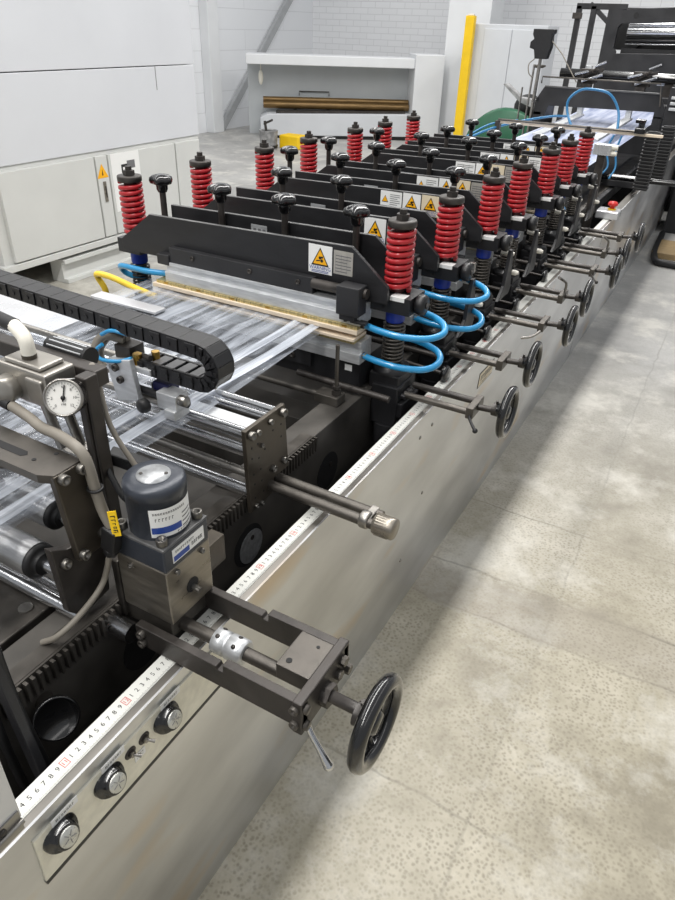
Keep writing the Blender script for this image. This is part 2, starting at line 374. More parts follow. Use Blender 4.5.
def marks(m, o, right, up, width, height, n, off=0):
    # tiny unreadable print: a row of short strokes
    rd = random.Random(n*31+int(width*1e5)); Rv = Vector(right).normalized(); U = Vector(up).normalized(); Nn = Rv.cross(U); o = Vector(o)+Nn*off
    for i in range(n):
        w = width/n*rd.uniform(.45, .8); hh = height*rd.uniform(.7, 1.0); c = o+Rv*(width*((i+.5)/n-.5))
        m.quad(c-Rv*w/2-U*hh/2, Rv*w*.35, U*hh); m.quad(c-Rv*w/2+U*(hh/2-height*.2), Rv*w, U*height*.2)
        if rd.random() > .4: m.quad(c+Rv*w*.2-U*hh/2, Rv*w*.3, U*hh*.6)
    return m
_tc = {}
def text_mesh(txt):
    if txt in _tc: return _tc[txt]
    c = bpy.data.curves.new('t', 'FONT'); c.body = txt; c.align_x = 'CENTER'; c.align_y = 'CENTER'; c.resolution_u = 2
    o = bpy.data.objects.new('t', c); COL.objects.link(o)
    dg = bpy.context.evaluated_depsgraph_get()
    me = bpy.data.meshes.new_from_object(o.evaluated_get(dg))
    r = ([tuple(v.co) for v in me.vertices], [tuple(p.vertices) for p in me.polygons])
    bpy.data.objects.remove(o); bpy.data.curves.remove(c); bpy.data.meshes.remove(me)
    _tc[txt] = r; return r

def spline(P, sub, closed=False):
    out = []; m = len(P)
    for i in range(m if closed else m-1):
        p0 = P[(i-1) % m] if (closed or i > 0) else P[i]*2-P[i+1]
        p1 = P[i]; p2 = P[(i+1) % m]
        p3 = P[(i+2) % m] if (closed or i+2 < m) else p2*2-p1
        for k in range(sub):
            t = k/sub
            out.append(.5*((2*p1)+(p2-p0)*t+(2*p0-5*p1+4*p2-p3)*t*t+(3*p1-p0-3*p2+p3)*t**3))
    if not closed: out.append(P[-1])
    return out

def build(mb, name, loc, bevel=0):
    me = bpy.data.meshes.new(name)
    me.from_pydata([tuple(v-loc) for v in mb.v], [], mb.f)
    for m in mb.mats: me.materials.append(M[m])
    me.polygons.foreach_set('material_index', mb.mi)
    me.polygons.foreach_set('use_smooth', mb.sm)
    me.update()
    o = bpy.data.objects.new(name, me); COL.objects.link(o)
    if bevel:
        b = o.modifiers.new('bevel', 'BEVEL'); b.width = bevel; b.segments = 2; b.limit_method = 'ANGLE'; b.angle_limit = math.radians(40)
    return o

ORG = {}
def thing(name, label, cat, loc=(0,0,0), group=None, rotz=0, local=False):
    o = bpy.data.objects.new(name, None); COL.objects.link(o); o.empty_display_size = .05
    o.location = loc; o.rotation_euler = (0,0,rotz); o['label'] = label; o['category'] = cat
    if group: o['group'] = group
    ORG[o.name] = Vector((0,0,0)) if local else Vector(loc)
    return o
def part(mb, name, parent, bevel=0, label=None):
    o = build(mb, name, ORG[parent.name], bevel); o.parent = parent; ORG[o.name] = ORG[parent.name]
    if label: o['label'] = label
    return o
def single(mb, name, label, cat, bevel=0, group=None):
    xs = [v.x for v in mb.v]; ys = [v.y for v in mb.v]; zs = [v.z for v in mb.v]
    loc = Vector(((min(xs)+max(xs))/2, (min(ys)+max(ys))/2, min(zs)))
    o = build(mb, name, loc, bevel); o.location = loc
    o['label'] = label; o['category'] = cat
    if group: o['group'] = group
    return o
def struct(mb, name, bevel=0):
    o = build(mb, name, Vector((0,0,0)), bevel); o['kind'] = 'structure'; return o
def dup(root, loc, label, group=None):
    def cp(o, parent):
        c = o.copy(); COL.objects.link(c)
        if parent: c.parent = parent; c.matrix_parent_inverse = o.matrix_parent_inverse.copy()
        for ch in list(o.children): cp(ch, c)
        return c
    r = cp(root, None); r.location = loc; r['label'] = label
    ORG[r.name] = Vector(loc)
    if group: r['group'] = group
    return r
X, Y, Z = Vector((1,0,0)), Vector((0,1,0)), Vector((0,0,1))

# ------------------------------------------------------------------ camera
cam = bpy.data.cameras.new('camera'); co = bpy.data.objects.new('camera', cam); COL.objects.link(co)
yaw, pit, rol = [math.radians(a) for a in (-28.4517, 32.2178, 2.0016)]
fw = Vector((math.sin(yaw)*math.cos(pit), math.cos(yaw)*math.cos(pit), -math.sin(pit)))
ri = Vector((math.cos(yaw), -math.sin(yaw), 0)); up = ri.cross(fw)
r_ = ri*math.cos(rol)+up*math.sin(rol); u_ = -ri*math.sin(rol)+up*math.cos(rol)
co.matrix_world = Matrix(((r_.x,u_.x,-fw.x,.591),(r_.y,u_.y,-fw.y,0),(r_.z,u_.z,-fw.z,1.65),(0,0,0,1)))
cam.sensor_fit = 'VERTICAL'; cam.sensor_height = 36; cam.sensor_width = 27; cam.lens = 677.89/900*36
cam.clip_start = .02; cam.clip_end = 60
S.camera = co

# ------------------------------------------------------------------ setting
m = MB('floor').box(-8.2, 4.5, -2.5, 13.6, -.12, 0)
struct(m, 'floor')
struct(MB('brick').box(-8.2, 4.5, 13.4, 13.6, 0, 4.6), 'wall_back')
struct(MB('wall').box(-7.75, -7.55, -2.5, 13.4, 0, 4.6), 'wall_left')
struct(MB('white').box(-7.55, -7.38, 9.95, 10.22, 0, 4.6), 'trim_1', .01)
m = MB('brace_grey').obox((-7.49, 11.5, 1.12), (0,2.30,2.05), (1,0,0), Vector((0,2.30,2.05)).cross(X), 1.75, .035, .06)
single(m, 'diagonal_brace', 'grey steel brace leaning diagonally across the white far wall', 'brace')

# ------------------------------------------------------------------ stainless side panel with ruler and control plate
K = .035/.765
def on(y, z, off=0):   # a point on the leaning outer face
    return Vector((K*z+off, y, z))
side = thing('side_panel', 'long brushed stainless side panel with printed ruler tape, right side of machine', 'side panel', (0, 2, 0))
for (a, b) in ((-.45, 3.94), (3.95, 7.9)):
    m = MB('skirt'); t = .004
    m.add([on(a,0), on(b,0), on(b,.765), on(a,.765), on(a,0,-t), on(b,0,-t), on(b,.765,-t), on(a,.765,-t)],
          [(0,1,2,3), (7,6,5,4), (0,4,5,1), (3,2,6,7), (0,3,7,4), (1,5,6,2)])
    part(m, 'panel_sheet', side)
m = MB('lip').box(-.012, .0345, -.45, 4.18, .755, .7645)
m.box(-.012, .0345, 4.32, 7.9, .755, .7645)
part(m, 'panel_lip', side, .001)
m = MB('tape')
RX = -.004
m.box(RX-.0075, RX+.0225, -.2, 4.15, .765, .7656)
for k in range(-8, 200):
    y = .319+.0118*k; n = k % 10
    if y > 2.4: break
    if n == 0:
        m.use('labelred'); a, b, c, d = RX+.0, RX+.0135, y-.0055, y+.0055
        for (x0, x1, y0, y1) in ((a,b,c,c+.0009),(a,b,d-.0009,d),(a,a+.0009,c,d),(b-.0009,b,c,d)): m.quad((x0,y0,.7658), (x1-x0,0,0), (0,y1-y0,0))
        m.text(str(11+k//10), (RX+.0068, y, .7659), Y, -X, .0095)
    else:
        m.use('labelblack').text(str(n), (RX+.0068, y, .7658), Y, -X, .0115)
    m.use('labelblack')
    for q in range(10):
        L_ = .0055 if q == 0 else (.0045 if q == 5 else .003)
        m.quad((RX+.022-L_, y+q*.00118, .7658), (L_,0,0), (0,.00026,0))
part(m, 'ruler_tape', side)
# control plate
cp_ = MB('plate_bright')
NRM = Vector((1,0,-K)).normalized()
UPV = Vector((K,0,1)).normalized()
def cpp(y, z, off): return on(y, z) + NRM*off
m = cp_
m.obox(cpp(.43,.684,.0015), Y, UPV, NRM, .2, .0525, .0018)
ctrl = part(m, 'control_plate', side, .0006, 'bright metal control plate')
m = MB('labelblack').obox(cpp(.43,.628,.001), Y, UPV, NRM, .2, .004, .003); part(m, 'slot_shade_strip', ctrl)  # black strip painting in the shadow line below the plate
AX = Vector((1, 0, .35)).normalized()
for (ky, kz) in ((.266,.704), (.355,.704), (.478,.704)):
    c = cpp(ky, kz, .003)
    m = MB('gloss_black').lathe([(.027,-.006),(.027,.004),(.0255,.007),(.02,.009),(.0185,.02),(.0165,.022)], c, AX, 28)
    kb = part(m, 'dial_knob', ctrl, 0, 'black control knob with silver cap')
    m = MB('dialcap').lathe([(.0145,.0215),(.0145,.0235),(.013,.0245),(.0,.0245)], c, AX, 24)
    m.use('ink'); cc = c + AX*.0249; uu = Vector((-.3,.5,.6)); uu = (uu-AX*uu.dot(AX)).normalized(); ww = AX.cross(uu)
    for a in range(5):
        d = uu*math.cos(a*1.25)+ww*math.sin(a*1.25); m.obox(cc+d*.006, d, AX.cross(d), AX, .004, .0004, .0002)
    part(m, 'knob_cap', kb)
    m = MB('labelwhite'); m.obox(cpp(ky+.014, kz+.031, .0042), Y, UPV, NRM, .022, .007, .0008)
    m.use('labelblack')
    marks(m, cpp(ky+.014, kz+.031, .0053), Y, UPV, .032, .005, 7)
    part(m, 'knob_label', ctrl, 0, 'small white label')
for ky in (.401, .430):
    m = MB('dark').lathe([(.011,0),(.011,.0015),(.008,.002)], cpp(ky,.708,.003), NRM, 20); m.hexhead(cpp(ky,.708,.005), NRM, .007, .003)
    m.use('steel').cyl(cpp(ky,.708,.005), cpp(ky,.708,.011), .005, 14)
    tg = part(m, 'toggle_switch', ctrl)
    m = MB('steel').tube([cpp(ky,.708,.009), cpp(ky+.004,.706,.015), cpp(ky+.007,.704,.019)], [.002,.0025,.0032], 8); part(m, 'toggle_lever', tg)
m = MB('labelwhite'); m.obox(cpp(.418,.682,.004), Y, UPV, NRM, .011, .008, .0006); m.use('labelblack'); marks(m, cpp(.418,.685,.0048), Y, UPV, .015, .004, 4); marks(m, cpp(.418,.679,.0048), Y, UPV, .015, .003, 5)
part(m, 'switch_label', ctrl)
# caution sticker
m = MB('labelblack').obox(on(2.065,.664,.0006), Y, UPV, NRM, .074, .028, .0005); m.use('labelbeige').obox(on(2.065,.664,.001), Y, UPV, NRM, .07, .024, .0006)
m.use('labelblack'); marks(m, on(2.065,.668,.0022), Y, UPV, .12, .022, 6); marks(m, on(2.065,.648,.0022), Y, UPV, .11, .007, 12)
part(m, 'caution_sticker', side, 0, 'pale caution sticker with black border and lettering')
for (by, bz) in ((1.50,.70),(1.585,.70),(1.50,.25),(1.6,.45)):
    m = MB('steel').lathe([(.006,0),(.0055,.002),(.002,.0035),(0,.0035)], on(by,bz), NRM, 12); part(m, 'panel_screw', side)

# emergency stop box
es = thing('emergency_stop_box', 'small steel box with red mushroom stop button, on far panel edge', 'stop button', (.01, 4.2, .765))
part(MB('cover').box(-.06, .06, 4.13, 4.25, .766, .808), 'switch_box', es, .006)
part(MB('yellow').lathe([(.022,.808),(.022,.814)], (.012,4.2,0), Z, 20), 'collar', es, 0, 'yellow collar')
part(MB('labelred').lathe([(.014,.814),(.014,.826),(.026,.830),(.028,.840),(.02,.850),(0,.852)], (.012,4.2,0), Z, 20), 'button', es, 0, 'red mushroom button')

# hinged cover at lower left of frame
hc = thing('hinged_cover', 'plain grey sheet cover standing above the panel edge beside the ruler start', 'cover', (.03, -.1, .80))
part(MB('cover').box(.034, .040, -.42, .228, .805, 1.25), 'cover_sheet', hc, .001)
m = MB('steel').box(.040, .0425, .13, .225, .785, .822); m.cyl((.044,.12,.803), (.044,.226,.803), .004, 10); hg = part(m, 'hinge', hc)
for yy in (.16,.2): part(MB('dark').lathe([(.005,0),(.005,.002),(.002,.003),(0,.003)], (.0425,yy,.813), X, 10), 'screw', hg)

# ------------------------------------------------------------------ machine bed
bed = thing('machine_bed', 'dark oily machine bed with side rails running under the film', 'machine bed', (-.55, 2.5, 0))
part(MB('bed').box(-1.02, -.27, -.35, 6.5, .56, .60), 'bed_plate', bed)
for yy, w_ in ((.28,.12),(.47,.05),(1.22,.16),(1.47,.1),(1.98,.12),(2.6,.2),(3.3,.2),(4.0,.15),(4.7,.15)):
    part(MB('bed').box(-1.02, -.25, yy, yy+w_, .60, .66), 'cross_member', bed, .002)
m = MB('bed').prism([(-.27,.30),(-.13,.30),(-.13,.80),(-.205,.80),(-.205,.70),(-.27,.70)], 'y', -.35, 4.2)
rail = part(m, 'right_rail', bed, .002)
m = MB('bare_dark')
m.box(-.16, -.131, -.3, 1.20, .795, .806)
yy = -.1
while yy < 1.2:
    m.box(-.131, -.118, yy, yy+.0055, .765, .803); yy += .0125
m.box(-.132, -.127, -.3, 1.2, .76, .805)
part(m, 'gear_rack', bed, 0, 'toothed gear rack on the rail')
for yy in (.60, .93, 1.28):
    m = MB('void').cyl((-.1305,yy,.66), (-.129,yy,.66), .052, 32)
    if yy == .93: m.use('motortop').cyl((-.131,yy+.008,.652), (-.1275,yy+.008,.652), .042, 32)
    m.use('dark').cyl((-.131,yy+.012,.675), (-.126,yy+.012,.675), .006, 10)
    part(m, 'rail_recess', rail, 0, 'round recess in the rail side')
part(MB('bed').box(-1.10, -1.02, -.35, 4.2, .3, .80), 'left_rail', bed, .002)
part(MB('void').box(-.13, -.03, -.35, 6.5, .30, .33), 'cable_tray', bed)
m = MB('dark')
m.box(-.075, -.05, -.35, 1.4, .60, .625); m.box(-.06, -.035, .6, 1.5, .66, .68)
part(m, 'tray_bar', bed, .002)
for yy in range(6):
    part(MB('dark').box(-.98+.0, -.9, .4+yy*1.2, .48+yy*1.2, 0, .56), 'bed_foot', bed) if yy % 2 == 0 else None
m = MB('black_paint').prism([(-.25,.72),(-.12,.72),(-.12,.78),(-.25,.78)], 'y', 4.2, 6.5); m.use('bare_dark').box(-.22,-.15,4.2,6.5,.78,.784); part(m, 'far_rail', bed, .004)
part(MB('dark').box(-1.04, -.98, 4.2, 6.5, .70, .78), 'far_left_rail', bed, .004)
# bits on the near bed: plates with round holes
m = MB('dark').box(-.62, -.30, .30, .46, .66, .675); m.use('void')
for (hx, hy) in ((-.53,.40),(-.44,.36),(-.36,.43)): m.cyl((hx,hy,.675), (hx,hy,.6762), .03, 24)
part(m, 'perforated_cover', bed, .002)
m = MB('bare_dark').box(-.36, -.22, .33, .52, .70, .80); m.use('void').cyl((-.29,.40,.80),(-.29,.40,.8012), .012, 16); m.use('steel').cyl((-.25,.47,.80),(-.25,.47,.803), .012, 16)
part(m, 'rail_block', bed, .003)

# ------------------------------------------------------------------ left outer covers
part_ = thing('left_cover', 'pale flat cover sheet at the left of the film, behind the drag chain', 'cover', (-1.3, 1.2, .86))
part(MB('cover').box(-1.55, -.965, 1.14, 1.29, .865, .895), 'cover_sheet', part_, .002)
part(MB('black_paint').box(-.965, -.92, 1.13, 1.32, .80, .885), 'dark_gap_fill', part_, .002)  # black box standing in for the dark gap beside the cover
m = MB('cover').box(-.91, -.67, 1.275, 1.318, .972, .980); single(m, 'white_strip', 'narrow white strip lying on the film before the yellow hose', 'strip', .002)
single(MB('skirt').box(-1.14, -1.12, -.35, 6.5, 0, .58), 'far_side_panel', 'plain steel skirt panel along the far left side of the machine', 'side panel')

# ------------------------------------------------------------------ the clear film
def film(name, label, x0, x1, y0, y1, z, nx, ny, amp, matn):
    m = MB(matn); vs = []
    rnd = random.Random(3)
    ph = [rnd.uniform(0, 6.28) for _ in range(8)]
    for j in range(ny+1):
        for i in range(nx+1):
            u = i/nx; v = j/ny; xx = x0+(x1-x0)*u; yy = y0+(y1-y0)*v
            w = amp*(math.sin(xx*38+ph[0]+math.sin(yy*4)*.8)*.5+math.sin(xx*71+ph[1]+yy*2.1)*.3+math.sin(xx*17+yy*5+ph[2])*.4)
            e = max(0, (u-.86)/.14); w += -.012*e*e
            xe = xx + (.008*math.sin(yy*7+1)*e)
            vs.append((xe, yy, z+w))
    fs = [(j*(nx+1)+i, j*(nx+1)+i+1, (j+1)*(nx+1)+i+1, (j+1)*(nx+1)+i) for j in range(ny) for i in range(nx)]
    m.add(vs, fs, True)
    return single(m, name, label, 'film')
fm = film('plastic_film', 'clear wrinkled plastic film stretched flat through the sealing jaws', -.90, -.25, -.35, 4.1, .968, 90, 160, .0022, 'film')
ORG[fm.name] = fm.location.copy()
for (x0, x1, nm) in ((-.292, -.262, 'folded_edge'), (-.345, -.318, 'fold_crease')):
    m = MB('film_fold'); vs = []
    for j in range(121):
        yy = -.35+1.80*j/120
        for i in range(5):
            xx = x0+(x1-x0)*i/4+.004*math.sin(yy*6); vs.append((xx, yy, .9725+.002*math.sin(i*1.6+yy*9)))
    m.add(vs, [(j*5+i, j*5+i+1, (j+1)*5+i+1, (j+1)*5+i) for j in range(120) for i in range(4)], True)
    part(m, nm, fm)

# ------------------------------------------------------------------ guide roller frame with perforated plate
gf = thing('guide_roller_frame', 'perforated brown steel side plate carrying polished guide rollers and a capped twin rod', 'roller frame', (-.5, .98, .66))
m = MB('bronze_steel').prism([(.905,.972),(1.046,.972),(1.058,.81),(1.0,.81),(1.0,.775),(.914,.768)], 'x', -.115, -.105)
m.use('void')
for (hy, hz) in ((.925,.925),(.945,.925),(.925,.90),(.948,.89),(.928,.86),(.953,.86),(.93,.835),(.955,.83),(.97,.90),(1.0,.93),(1.03,.93),(1.03,.90),(.93,.80),(.96,.80),(.985,.84)):
    m.cyl((-.1052,hy,hz), (-.1045,hy,hz), .0025, 10)
sp_ = part(m, 'side_plate', gf, .0015)
for (by, bz, r_b) in ((.922,.957,.0095),(1.034,.957,.0095),(.946,.952,.0065),(.99,.955,.0065),(.958,.915,.005),(.995,.838,.008),(1.035,.838,.008),(.93,.78,.006),(.95,.775,.006)):
    part(MB('bolt_steel').sockethead((-.105,by,bz), X, r_b, r_b*1.1), 'bolt', gf)
for (ry, rz, rr, mt) in ((1.032,.953,.0125,'chrome'),(1.008,.952,.008,'chrome'),(.922,.957,.0125,'chrome'),(.925,.918,.0115,'chrome'),(.928,.858,.010,'steel'),(.93,.812,.0135,'chrome')):
    part(MB(mt).cyl((-1.0,ry,rz), (-.115,ry,rz), rr, 20), 'guide_roller', gf)
part(MB('alu').box(-1.0, -.115, .94, .99, .945, .949), 'flat_tray', gf, .001)
part(MB('bronze_steel').box(-1.01, -1.0, .905, 1.05, .768, .972), 'far_side_plate', gf)
for yy in (.985, 1.018):
    part(MB('bare_dark').cyl((-.105,yy,.80), (.15,yy,.796), .0115, 18), 'twin_rod', gf)
m = MB('steel').lathe([(.016,0),(.019,.002),(.019,.018),(.016,.02)], (.115,.99,.797), X, 20); m.box(.12,.138,.985,1.03,.781,.808); part(m, 'rod_clamp', gf, .002)
m = MB('boxsteel').lathe([(.017,0),(.0225,.003),(.0225,.03)], (.145,.99,.798), X, 26)
for q in range(26):
    a = 2*PI*q/26; c = Vector((.166, .99+.0225*math.cos(a), .797+.0225*math.sin(a))); m.obox(c, X, (0,-math.sin(a),math.cos(a)), (0,math.cos(a),math.sin(a)), .014, .0013, .0012)
m.lathe([(.0225,.03),(.023,.044),(.021,.047),(0,.047)], (.145,.99,.798), X, 26)
part(m, 'knurled_end_cap', gf, 0, 'grey knurled end cap')

# ------------------------------------------------------------------ threaded stud and cross rod by the first jaw
st_ = thing('stop_stud', 'thin upright threaded stud in a nut block in front of the first sealing jaw', 'stud', (-.17, 1.387, .80))
m = MB('bare_dark').cyl((-.17,1.387,.82), (-.17,1.387,.965), .0055, 12)
part(m, 'stud_rod', st_)
m = MB('dark').hexhead((-.17,1.387,.825), Z, .013, .014); m.hexhead((-.17,1.387,.842), Z, .011, .008); part(m, 'nut', st_)
part(MB('bare_dark').box(-.225, -.155, 1.365, 1.41, .80, .825), 'base_block', st_, .002)
m = MB('bare_dark').cyl((-.98,1.387,.812), (-.225,1.387,.812), .0085, 14); single(m, 'cross_rod', 'plain steel rod lying across the bed in front of the first sealing jaw', 'rod')
m = MB('rubber').lathe([(.03,0),(.03,.018),(.02,.026),(.012,.03),(.012,.045),(0,.045)], (-.33,1.26,.66), Z, 22); m.torus((-.33,1.26,.69), Z, .03, .006, 24, 8)
single(m, 'round_hand_knob', 'small black round hand knob down on the bed behind the perforated plate', 'knob')

# ------------------------------------------------------------------ handwheel helper
def wheel_mb(c, R, r, matn='gloss_black'):
    m = MB(matn); c = Vector(c)
    m.torus(c+X*.006, X, R-r, r, 44, 12)
    for a in (0.5, 0.5+2*PI/3, 0.5+4*PI/3):
        d = Vector((0, math.cos(a), math.sin(a)))
        m.tube([c+d*R*.16, c+d*R*.5-X*.004, c+d*(R-r)+X*.004], [R*.11, R*.09, R*.085], 8)
    m.lathe([(R*.24,-.022),(R*.28,-.012),(R*.28,.006),(R*.2,.012),(0,.012)], c, X, 20)
    return m

# ------------------------------------------------------------------ front handwheel bracket
hb = thing('handwheel_bracket', 'dark twin-arm bracket carrying a shaft, coupling and the nearest black handwheel', 'handwheel', (.1, .6, .70))
for (y0, y1, xl, nm) in ((.530,.545,-.06,0), (.652,.667,-.08,1)):
    x0 = xl
    poly = [(x0,.768),(x0,.812),(.105,.812),(.108,.806),(.118,.806),(.118,.822),(.262,.822),(.262,.768)]
    part(MB('dark').prism(poly, 'y', y0, y1), 'arm', hb, .0015)
part(MB('dark').box(.245, .262, .527, .670, .758, .826), 'end_plate', hb, .002)
m = MB('bare_dark').box(.185, .245, .575, .652, .790, .822); m.use('void').cyl((.2,.59,.822),(.2,.59,.8228), .005, 14); m.cyl((.225,.635,.822),(.225,.635,.8228), .003, 10); part(m, 'bearing_block', hb, .0015)
m = MB('bare_dark').cyl((-.06,.592,.785), (.262,.592,.785), .0115, 18); part(m, 'shaft', hb)
m = MB('alu').lathe([(.014,0),(.0215,.002),(.0215,.022),(.018,.024),(.018,.028),(.022,.030),(.022,.058),(.019,.061)], (.055,.592,.785), X, 26)
cpl = part(m, 'coupling', hb, 0, 'bright aluminium shaft coupling')
for (cx, ca) in ((.066,1.2),(.066,2.2),(.1,1.0),(.1,2.0)):
    d = Vector((0, -math.cos(ca), math.sin(ca))); part(MB('dark').lathe([(.004,.020),(.004,.0225),(0,.0225)], (cx,.592,.785), d, 10), 'set_screw', cpl)
m = MB('dark').lathe([(.018,0),(.018,.008),(.013,.012),(.010,.014),(.010,.06)], (.262,.592,.785), X, 18); part(m, 'threaded_shaft', hb)
m = MB('dark').hexhead((.262,.592,.785), X, .02, .014); part(m, 'lock_nut', hb)
hw = part(wheel_mb((.345,.592,.775), .077, .0125), 'handwheel', hb)
m = MB('dark').lathe([(.019,0),(.019,.028),(.015,.03)], (.318,.592,.776), X, 18); m.cyl((.33,.592,.79),(.33,.592,.803), .004, 10); m.hexhead((.33,.592,.803), Z, .006, .006); part(m, 'hub_collar', hw)
m = MB('chrome').tube([(.255,.548,.765),(.268,.545,.745),(.285,.543,.722),(.3,.541,.70)], [.006,.005,.0055,.008], 10); m.sphere((.301,.541,.698), .0085); part(m, 'clamp_lever', hb, 0, 'chrome clamp lever')
for (by, bz, d, bx) in ((.60,.772,X,.262),(.63,.79,X,.262),(.645,.806,X,.262),(.66,.772,X,.262),(.537,.81,X,.262),(.537,.774,X,.262)):
    part(MB('bare_dark').hexhead((bx,by,bz), d, .009, .009) if by > .55 else MB('bare_dark').lathe([(.008,0),(.008,.006),(0,.006)], (bx,by,bz), d, 12), 'bolt', hb)
for (bx, bz) in ((-.045,.80),(-.045,.78),(.25,.81),(.25,.778)):
    part(MB('bare_dark').sockethead((bx,.530,bz), -Y, .0075, .009), 'bolt', hb)

# ------------------------------------------------------------------ gear motor
gm = thing('gear_motor', 'dark blue-grey cylindrical gear motor on a brushed steel box', 'motor', (-.055, .61, .79))
cx, cy = -.055, .61; h = .052
m = MB('boxsteel').box(cx-h, cx+h, cy-h, cy+h, .815, .925)
m.use('void').cyl((cx+h,cy+.002,.862),(cx+h+.0008,cy+.002,.862), .014, 20)
mbx = part(m, 'mount_box', gm, .002)
m = MB('steel').cyl((cx+h-.01,cy+.002,.858),(cx+h+.016,cy+.002,.856), .0055, 10); part(m, 'shaft_end', mbx)
for yy in (cy-.03, cy+.03): part(MB('bolt_steel').sockethead((cx+h,yy,.915), X, .005, .006), 'bolt', mbx)
part(MB('bolt_steel').sockethead((cx-.02,cy-h,.912), -Y, .005, .006), 'bolt', mbx)
m = MB('motor').box(cx-h, cx+h, cy-h, cy+h, .925, .968); m.use('black_edge').box(cx-h-.001, cx+h+.001, cy-h-.001, cy+h+.001, .966, .972)
gbx = part(m, 'gearbox', gm, .003)
m = MB('labelwhite').box(cx+h, cx+h+.0008, cy-.034, cy+.04, .934, .960)
m.use('labelblue').box(cx+h, cx+h+.0011, cy-.032, cy+.004, .936, .946)
m.use('labelblack'); marks(m, (cx+h+.0012, cy-.006, .953), Y, Z, .045, .005, 10); marks(m, (cx+h+.0012, cy+.022, .944), Y, Z, .026, .008, 5)
part(m, 'gearbox_label', gbx, 0, 'white and blue type label')
for sx_ in (-1,1):
    for sy_ in (-1,1):
        m = MB('bolt_steel').sockethead((cx+sx_*.041, cy+sy_*.041, .972), Z, .009, .012); part(m, 'bolt', gbx)
R_ = .0485
m = MB('motor').lathe([(R_*.97,.972),(R_*.97,1.04),(R_,1.041),(R_,1.052),(R_*.97,1.058),(R_*.9,1.0615),(R_*.55,1.063),(0,1.063)], (cx,cy,0), Z, 40)
mbd = part(m, 'motor_body', gm)
m = MB('motortop').lathe([(.026,1.0625),(.026,1.0645),(0,1.0648)], (cx,cy,0), Z, 30)
m.use('dark')
for a in (.6, 3.7): m.cyl((cx+.019*math.cos(a),cy+.019*math.sin(a),1.0645),(cx+.019*math.cos(a),cy+.019*math.sin(a),1.0655), .003, 10)
part(m, 'motor_cap', mbd, 0, 'silver speckled end cap')
m = MB('labelwhite')
def strip(m, a0, a1, z0, z1, r, n=16):
    vs = []
    for i in range(n+1):
        a = a0+(a1-a0)*i/n
        vs += [(cx+r*math.cos(a), cy+r*math.sin(a), z0), (cx+r*math.cos(a), cy+r*math.sin(a), z1)]
    m.add(vs, [(2*i, 2*i+2, 2*i+3, 2*i+1) for i in range(n)], True)
a0, a1 = math.radians(-62), math.radians(38)
strip(m, a0, a1, .978, 1.030, R_*.97+.0006)
m.use('labelblue'); strip(m, a0+.03, a0+1.05, .985, .997, R_*.97+.0009)
m.use('labelblack')
for n_, z_, h_, a_, b_ in ((14, 1.022, .0045, .14, 1.3), (6, 1.011, .007, .2, .85), (5, .981, .004, .9, 1.5)):
    for i in range(n_):
        a = a0+a_+(b_-a_)*i/n_
        d = Vector((math.cos(a), math.sin(a), 0)); marks(m, Vector((cx,cy,z_))+d*(R_*.97+.0011), Vector((-d.y,d.x,0)), Z, (b_-a_)/n_*R_*.9, h_, 1)
m.use('ink')
for j in range(4):
    a = a0+.95+.0*j
    strip(m, a0+1.1, a0+1.6, .984+j*.008, .9865+j*.008, R_*.97+.0009, 6)
part(m, 'motor_label', mbd, 0, 'white type label with blue band')
m = MB('bare_dark').box(cx-.07, cx-.056, cy-.052, cy+.06, .78, .90); m.box(cx-.07, cx+.04, cy-.045, cy+.045, .772, .815); part(m, 'mounting_foot', gm, .002)
m = MB('bronze_steel').box(-.07, -.04, .685, .745, .80, .86); m.cyl((-.055,.66,.84),(-.055,.69,.84), .014, 16); single(m, 'rack_clamp_block', 'small dark clamp block with stub shaft behind the gear motor', 'block', .002)

# ------------------------------------------------------------------ bracket plates at left front
br = thing('mounting_bracket', 'dark brown slotted bracket plates bolted together beside the gear motor', 'bracket', (-.2, .52, .80))
m = MB('bare_dark').prism([(-1.1,.487),(-.155,.487),(-.132,.498),(-.132,.549),(-1.1,.565)], 'z', 1.083, 1.097)
m.use('void').prism([(-.34,.508),(-.215,.508),(-.208,.515),(-.215,.522),(-.34,.522),(-.46,.522),(-.46,.508)], 'z', 1.0972, 1.0976)
m.cyl((-.19,.512,1.097),(-.19,.512,1.0977), .0035, 10); m.cyl((-.175,.54,1.097),(-.175,.54,1.0977), .0035, 10)
part(m, 'slotted_plate', br, .002)
m = MB('bronze_steel').prism([(.495,1.095),(.549,1.095),(.569,.95),(.566,.93),(.508,.93)], 'x', -.144, -.130); part(m, 'upright_plate', br, .002)
m = MB('dark').prism([(.472,.972),(.50,.955),(.552,.945),(.572,.93),(.562,.822),(.50,.812),(.478,.84)], 'x', -.16, -.145); part(m, 'lower_plate', br, .002)
for (by, bz, bx) in ((.508,1.087,-.13),(.541,1.087,-.13),(.515,.942,-.13),(.556,.957,-.13),(.49,.935,-.145)):
    part(MB('bolt_steel').sockethead((bx,by,bz), X, .0085, .010), 'bolt', br)
m = MB('dark').box(-.238, -.214, .645, .672, .80, 1.165); m.box(-.234, -.218, .64, .645, .95, 1.16); part(m, 'post', br, .003)
part(MB('dark').box(-1.1, -.22, .672, .70, 1.135, 1.165), 'cross_bar', br, .003)
m = MB('rubber').cyl((-.37,.715,1.16),(-.275,.715,1.16), .018, 24); m.use('alu')
for q in range(5): m.box(-.36,-.2802, .7135+.0185*math.cos(.5+q*.5)-.001, .7135+.0185*math.cos(.5+q*.5)+.001, 1.16+.0185*math.sin(.5+q*.5)-.001, 1.16+.0185*math.sin(.5+q*.5)+.001)
single(m, 'ribbed_roller_end', 'short black ribbed roller end behind the pressure gauge', 'roller')

